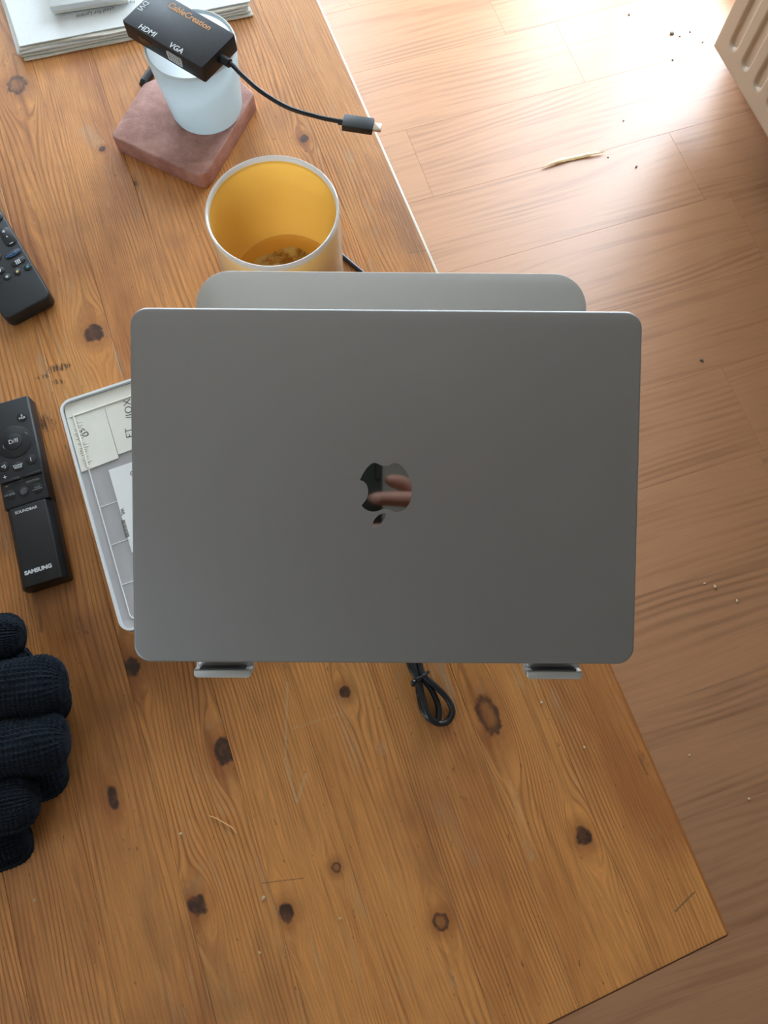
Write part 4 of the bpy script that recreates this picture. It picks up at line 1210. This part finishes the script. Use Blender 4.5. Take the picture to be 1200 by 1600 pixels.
obj('end_cap', bm_tube([Vector((P0-0.004, 0, 0)), Vector((P0-0.0002, 0, 0))], [0.0030, 0.0041], 16), M['black_gloss'], pen)

# ================================================================== knitted gloves
def knit_finger(path, half_w, half_h, seed, rows=0.0031, tip_round=1.0):
    """closed sock-like tube with a knitted relief: path points world, last one is the tip"""
    P = catmull(path, 40)
    L = [0.0]
    for a_, b_ in zip(P, P[1:]): L.append(L[-1] + (b_-a_).length)
    tot = L[-1]
    nS = int(tot/0.00075); nU = 112
    Pa = np.array([tuple(p) for p in P]); La = np.array(L)
    s = np.linspace(0, tot, nS)
    C = np.stack([np.interp(s, La, Pa[:, k]) for k in range(3)], -1)
    Tn = np.gradient(C, axis=0); Tn /= np.linalg.norm(Tn, axis=1)[:, None]
    upv = np.array([0, 0, 1.0]); S = np.cross(Tn, upv); S /= np.linalg.norm(S, axis=1)[:, None]
    N = np.cross(S, Tn)
    th = np.linspace(0, 2*np.pi, nU, endpoint=False)
    d_tip = tot - s
    cap = half_w*1.05
    taper = np.where(d_tip < cap, np.sqrt(np.clip(1-((cap-d_tip)/cap)**2.6, 0, 1)), 1.0)
    taper = np.maximum(taper, 0.02)
    lump = np.array([[mnoise.noise(Vector((si*38, math.cos(t)*1.1+seed, math.sin(t)*1.1))) for t in th] for si in s[::6]])
    lump = np.repeat(lump, 6, axis=0)[:nS]
    # knit: columns of V stitches along the finger
    ncol = max(10, int(round(2*np.pi*math.sqrt((half_w**2+half_h**2)/2)/0.0029)))
    U = th[None, :]/(2*np.pi)*ncol
    fu = U - np.floor(U); tri = np.abs(fu-0.5)*2
    ph = s[:, None]/rows + 0.42*(1-tri)
    relief = 0.5+0.5*np.cos(2*np.pi*ph)
    relief = 0.0010*relief*(0.35+0.65*np.sin(np.pi*np.clip(np.abs(((fu*2) % 1)), 0, 1))) + 0.00085*np.sin(np.pi*tri)
    jit = rng.normal(0, 0.00014, (nS, nU))
    rw = half_w*taper[:, None]*(1+0.12*lump) + relief + jit
    rh = half_h*taper[:, None]*(1+0.10*lump) + relief + jit
    ex_ = 0.86   # slightly boxy section
    cs, sn = np.cos(th), np.sin(th)
    X = rw*np.sign(cs)*np.abs(cs)**ex_; Y = rh*np.sign(sn)*np.abs(sn)**ex_
    V = C[:, None, :] + S[:, None, :]*X[..., None] + N[:, None, :]*Y[..., None]
    V = V.reshape(-1, 3)
    ii = np.arange(nS*nU).reshape(nS, nU)
    f = np.stack([ii[:-1], np.roll(ii[:-1], -1, 1), np.roll(ii[1:], -1, 1), ii[1:]], -1).reshape(-1, 4).tolist()
    f.append(ii[-1].tolist()); f.append(ii[0][::-1].tolist())
    return V, f
def fuzz_on(V, n, ln=0.0026):
    idx = rng.integers(0, len(V), n); vs, fs = [], []
    c = V.mean(0)
    for i in idx:
        p = V[i]; d = p - c; d[0] *= 0.4; d = d/np.linalg.norm(d) + rng.normal(0, 0.55, 3); d /= np.linalg.norm(d)
        l = ln*rng.uniform(0.4, 1.2); w = np.cross(d, rng.normal(0, 1, 3)); w = w/np.linalg.norm(w)*0.00006
        m = p + d*l*0.6 + rng.normal(0, 0.0003, 3); e = m + (d+rng.normal(0, 0.6, 3))*l*0.5
        b0 = len(vs); vs += [p-w, p+w, m+w, m-w, e]; fs += [(b0, b0+1, b0+2, b0+3), (b0+3, b0+2, b0+4)]
    return vs, fs
def glove(label, fingers, palm, loc, seed):
    t = thing('knitted_glove', label, 'glove', loc, 0, 'pair of gloves')
    for k, (pts, hw, hh) in enumerate(fingers):
        V, f = knit_finger([Vector(p)-Vector(loc) for p in pts], hw, hh, seed+k*3.1)
        o = pydata('finger', V, f, M['wool'], t, smooth=True)
        vs, fs = fuzz_on(V, 1600)
        z = pydata('fuzz', vs, fs, M['fuzz'], o, smooth=False); z['kind'] = 'stuff'
    V, f = knit_finger([Vector(p)-Vector(loc) for p in palm[0]], palm[1], palm[2], seed+20)
    pydata('hand_part', V, f, M['wool'], t)
    V, f = knit_finger([Vector(p)-Vector(loc) for p in palm[3]], palm[4], palm[5], seed+30)
    pydata('cuff', V, f, M['wool'], t)
def gp(u, v, z): return at(u, v, z)
gx = Vector((1, 0, 0))
def fing(u, v, z, hw, hh, du=-190, dv=30, zr=None):
    """finger whose tip ends at pixel u,v; root lies to the left"""
    tip = at(u, v, z); root = at(u+du, v+dv, z if zr is None else zr); mid_ = tip*0.5 + root*0.5 + Vector((0, 0, 0.002))
    return ([root, mid_, tip], hw, hh)
low = [fing(50, 1036, 0.0165, 0.0135, 0.0105, -190, 20), fing(110, 1094, 0.0165, 0.0150, 0.0120, -200, 20), fing(105, 1200, 0.0165, 0.0160, 0.0120, -190, 60), fing(50, 1307, 0.0165, 0.0150, 0.0125, -170, 60)]
pl_ = at(-150, 1150, 0.0175)
low_p = ([pl_+Vector((-0.10, -0.005, 0)), pl_, pl_+Vector((0.035, 0, 0))], 0.052, 0.0125, [pl_+Vector((-0.19, -0.01, 0)), pl_+Vector((-0.13, -0.008, 0)), pl_+Vector((-0.085, -0.004, 0))], 0.043, 0.012)
glove('dark navy knitted glove, lower of the stacked pair by the table edge', low, low_p, tuple(at(-60, 1180, 0)), 2.0)
upr = [fing(40, 990, 0.0490, 0.0150, 0.0115, -190, 30), fing(106, 1066, 0.0505, 0.0200, 0.0135, -210, 30), fing(109, 1152, 0.0505, 0.0198, 0.0135, -210, 45), fing(62, 1246, 0.0495, 0.0165, 0.0120, -180, 40)]
pu = at(-130, 1110, 0.0520)
upr_p = ([pu+Vector((-0.10, -0.005, 0.002)), pu, pu+Vector((0.035, 0, -0.002))], 0.050, 0.0130, [pu+Vector((-0.19, -0.01, 0)), pu+Vector((-0.13, -0.008, 0.002)), pu+Vector((-0.085, -0.004, 0.002))], 0.042, 0.012)
glove('dark navy knitted glove, upper of the stacked pair by the table edge', upr, upr_p, tuple(at(-60, 1130, 0.028)), 9.0)

# ================================================================== bits on the floor and table
sp0, sp1 = atf(848, 261, 0.004), atf(944, 236, 0.004)
dvec = sp1-sp0
b = bmesh.new()
pts = [sp0 + dvec*q + Vector((0, 0, 0.0015*math.sin(q*9))) + Vector((-dvec.y, dvec.x, 0)).normalized()*0.004*math.sin(q*4) for q in np.linspace(0, 1, 40)]
rad = [0.0008 + 0.0042*(math.sin(PI*min(1, q*1.02))**0.8)*(0.8+0.35*mnoise.noise(Vector((q*22, 0, 0)))) for q in np.linspace(0, 1, 40)]
b = bm_tube(pts, rad, 10)
for v in b.verts:
    v.co += Vector((mnoise.noise(v.co*700), mnoise.noise(v.co*700+Vector((9, 0, 0))), mnoise.noise(v.co*700+Vector((0, 9, 0)))))*0.0009
    v.co.z = max(v.co.z, 0.0004)
tag(obj('wood_splinter', b, M['straw']), 'pale dry straw splinter lying on the bright floor', 'splinter')
def crumb(p, r, mat, label, grp, seed):
    b = bmesh.new(); bmesh.ops.create_icosphere(b, subdivisions=2, radius=r)
    for v in b.verts:
        v.co *= 1 + 0.35*mnoise.noise(v.co*(1.2/r)+Vector((seed, 0, 0)))
        v.co.x *= 1.35; v.co.z *= 0.6
    zmin = min(v.co.z for v in b.verts)
    o = obj('crumb', b, mat); o.location = (p.x, p.y, p.z - zmin + 0.0001); o.rotation_euler.z = seed
    tag(o, label, 'crumb', grp)
GREY = [(1050, 53, 0.0040, 'largest grey crumb on the bright floor left of the radiator'), (983, 23, 0.0025, 'dark speck on the bright floor nearest the top edge of the photo'),
        (1062, 57, 0.0020, 'tiny grey crumb just right of the largest floor crumb'), (1078, 50, 0.0018, 'tiny grey crumb between largest floor crumb and radiator'),
        (1098, 66, 0.0018, 'tiny grey crumb on the floor nearest the radiator corner'), (1051, 94, 0.0020, 'tiny grey crumb on the floor below the largest floor crumb'),
        (994, 261, 0.0024, 'dark grey crumb on the floor right of the straw splinter'), (950, 246, 0.0016, 'tiny grey crumb touching the right tip of the straw splinter'),
        (974, 189, 0.0018, 'tiny grey crumb on the floor above the straw splinter'), (1096, 563, 0.0028, 'lone dark crumb on the floor right of the laptop corner')]
for i, (u, v, r, lb) in enumerate(GREY):
    crumb(atf(u, v), r, M['crumb'], lb, 'grey floor crumbs', i*1.7)
PALEC = [(1101, 912, 0.0018, 'small pale floor crumb left of its larger twin beside the laptop'), (1117, 917, 0.0026, 'largest pale floor crumb to the right of the laptop'),
         (1151, 939, 0.0021, 'pale floor crumb right of and below the largest pale one'), (1077, 1180, 0.0015, 'pale floor crumb close to the long table edge'),
         (1170, 1248, 0.0018, 'pale floor crumb nearest the right edge of the photo')]
for i, (u, v, r, lb) in enumerate(PALEC):
    crumb(atf(u, v), r, M['crumb_w'], lb, 'pale floor crumbs', i*2.3)
TC = [(283, 1303, 0.0010, 'pale table crumb left of the curly thread'), (412, 1403, 0.0013, 'largest pale table crumb beside a dark knot, below the thread'),
      (913, 1168, 0.0009, 'pale table crumb right of the big oval knot'), (846, 1098, 0.0009, 'pale table crumb below the right stand hook'),
      (406, 1488, 0.0008, 'pale table crumb lowest on the boards left of centre'), (532, 1435, 0.0008, 'pale table crumb between two dark knots near the bottom'), (55, 1406, 0.0009, 'pale table crumb below the knitted gloves')]
for i, (u, v, r, lb) in enumerate(TC):
    crumb(at(u, v), r, M['crumb_w'], lb, 'table crumbs', i*1.3)
th_ = catmull([at(327, 1275, 0.0008), at(338, 1279, 0.0008), at(352, 1287, 0.0012), (at(362, 1293, 0.0009)), at(369, 1302, 0.0008)], 8)
tag(obj('loose_thread', bm_tube(th_, 0.00045, 6), M['thread']), 'short curly pale thread lying on the table', 'thread')

# ================================================================== the photographer's hand and phone, mirrored in the emblem
ct, st_ = math.cos(TILT), math.sin(TILT)
PHM = Matrix(((1, 0, 0, 0), (0, ct, -st_, 0), (0, st_, ct, CAM_Z), (0, 0, 0, 1)))     # x right, y up in the picture, z away from the laptop
phone = thing('phone', 'dark green grey phone held up over the laptop, mirrored in its emblem', 'phone', matrix=PHM)
PX0, PX1, PY0, PY1 = -0.068, 0.0050, -0.140, 0.018
M['phone_back'] = plain('phone_back_glass', srgb(74, 86, 80), 0.35, nscale=20)
M['skin'] = plain('skin', srgb(206, 150, 130), 0.55, nscale=120, noise_amt=0.10, bump=0.15, bscale=1200)
M['nail'] = plain('fingernail', srgb(226, 178, 164), 0.3, noise_amt=0.03)
M['sleeve'] = plain('dark_sleeve', srgb(48, 50, 58), 0.9, nscale=300, noise_amt=0.2, bump=0.4, bscale=900)
obj('case', bm_prism(rrect(PX1-PX0, PY1-PY0, 0.009, 8, (PX0+PX1)/2, (PY0+PY1)/2), 0.0012, 0.0094, 0.0015, 0.0015, 3), M['phone_back'], phone)
obj('screen', bm_prism(rrect(PX1-PX0-0.006, PY1-PY0-0.006, 0.007, 8, (PX0+PX1)/2, (PY0+PY1)/2), 0.0094, 0.0097), M['black_gloss'], phone)
obj('camera_bump', ring_wall(0.0085, 0.030, 0.0035, 0.0012, 0.0004, 0.0013, 6), M['black_gloss'], phone)
person = thing('person', 'bare right hand with dark sleeve gripping the phone, mirrored in the emblem', 'person', matrix=PHM)
def mm(p): return Vector(p)/1000.0
chains = [
    ([(52,-50,12),(47,-41,0),(34,-37,-9),(12,-36,-10.5),(-3,-36,-9.5),(-8,-36,-9)], [13,11,9.6,8.8,7.6,5.5]),
    ([(52,-72,12),(46,-73,-1),(34,-73,-10),(6,-74,-11.5),(-12,-74,-10),(-18,-74,-9.5)], [13,11,9.8,9,7.6,5.5]),
    ([(54,-88,14),(47,-90,0),(34,-91,-10),(8,-92,-11),(-6,-92,-9.5),(-12,-92,-9)], [13,10.5,9.4,8.4,7.2,5.2]),
    ([(56,-103,18),(48,-106,4),(38,-107,-6),(20,-108,-9),(8,-108,-8.5),(3,-108,-8)], [12,9.5,8.2,7.4,6.4,4.8]),
    ([(66,-98,34),(58,-66,32),(47,-38,24),(30,-21,16),(18,-16.5,10),(14,-15.5,8)], [18,15,11,9.6,8.4,6.4]),
    ([(56,-58,14),(62,-84,22),(72,-112,30)], [15,21,21]), ([(54,-80,16),(64,-98,26),(78,-126,34)], [14,20,20]),
    ([(70,-112,30),(84,-140,36),(104,-178,34),(142,-250,26),(178,-315,20)], [21,24,27,36,42]),
]
hb = bmesh.new()
for P_, R_ in chains:
    pts = catmull([mm(p) for p in P_], 6); n = len(R_)
    rr = [float(np.interp(i/6, range(n), R_))/1000 for i in range(len(pts))]
    sgm = bm_tube(pts, rr, 16)
    for e_, r_ in ((pts[0], rr[0]), (pts[-1], rr[-1])):
        bmesh.ops.create_uvsphere(sgm, u_segments=16, v_segments=10, radius=r_, matrix=Matrix.Translation(e_))
    me = bpy.data.meshes.new('tmp'); sgm.to_mesh(me); sgm.free(); hb.from_mesh(me); bpy.data.meshes.remove(me)
hand = obj('hand', hb, M['skin'], person)
rmod = hand.modifiers.new('Remesh', 'REMESH'); rmod.mode = 'VOXEL'; rmod.voxel_size = 0.0016
smod = hand.modifiers.new('Smooth', 'SMOOTH'); smod.factor = 0.5; smod.iterations = 5
dg = bpy.context.evaluated_depsgraph_get()
hm = bpy.data.meshes.new_from_object(hand.evaluated_get(dg))
hand.modifiers.clear()
hand.data = hm
hm.polygons.foreach_set('use_smooth', [True]*len(hm.polygons))
for (x, y, z, w, l) in ((-3.5, -36, -17.2, 5.2, 6.0), (-12.5, -74, -17.8, 5.2, 6.0), (-6.5, -92, -16.8, 5.0, 5.8), (7.5, -108, -14.9, 4.2, 5.0)):
    b = bmesh.new(); bmesh.ops.create_uvsphere(b, u_segments=20, v_segments=10, radius=1.0)
    for v in b.verts: v.co = Vector((v.co.x*l/1000, v.co.y*w/1000, v.co.z*0.0011))
    obj('fingernail', b, M['nail'], person, matrix=Matrix.Translation(mm((x, y, z))) @ Matrix.Rotation(math.radians(12), 4, 'Y'))
slv = catmull([mm(p) for p in ((92,-156,35), (104,-178,34), (142,-250,26), (178,-315,20), (196,-348,16))], 8)
b = bm_tube(slv, [0.031 + 0.015*i/(len(slv)-1) + 0.0012*math.sin(i*1.9) for i in range(len(slv))], 28)
obj('sleeve', b, M['sleeve'], person)

# the layout above is measured along the picture's axes; turn it so that the walls lie along the world's axes
bpy.context.view_layer.update()
for o in list(SC.objects):
    if o.parent is None and o.type not in {'CAMERA', 'LIGHT'}:
        o.matrix_world = TURN @ o.matrix_world
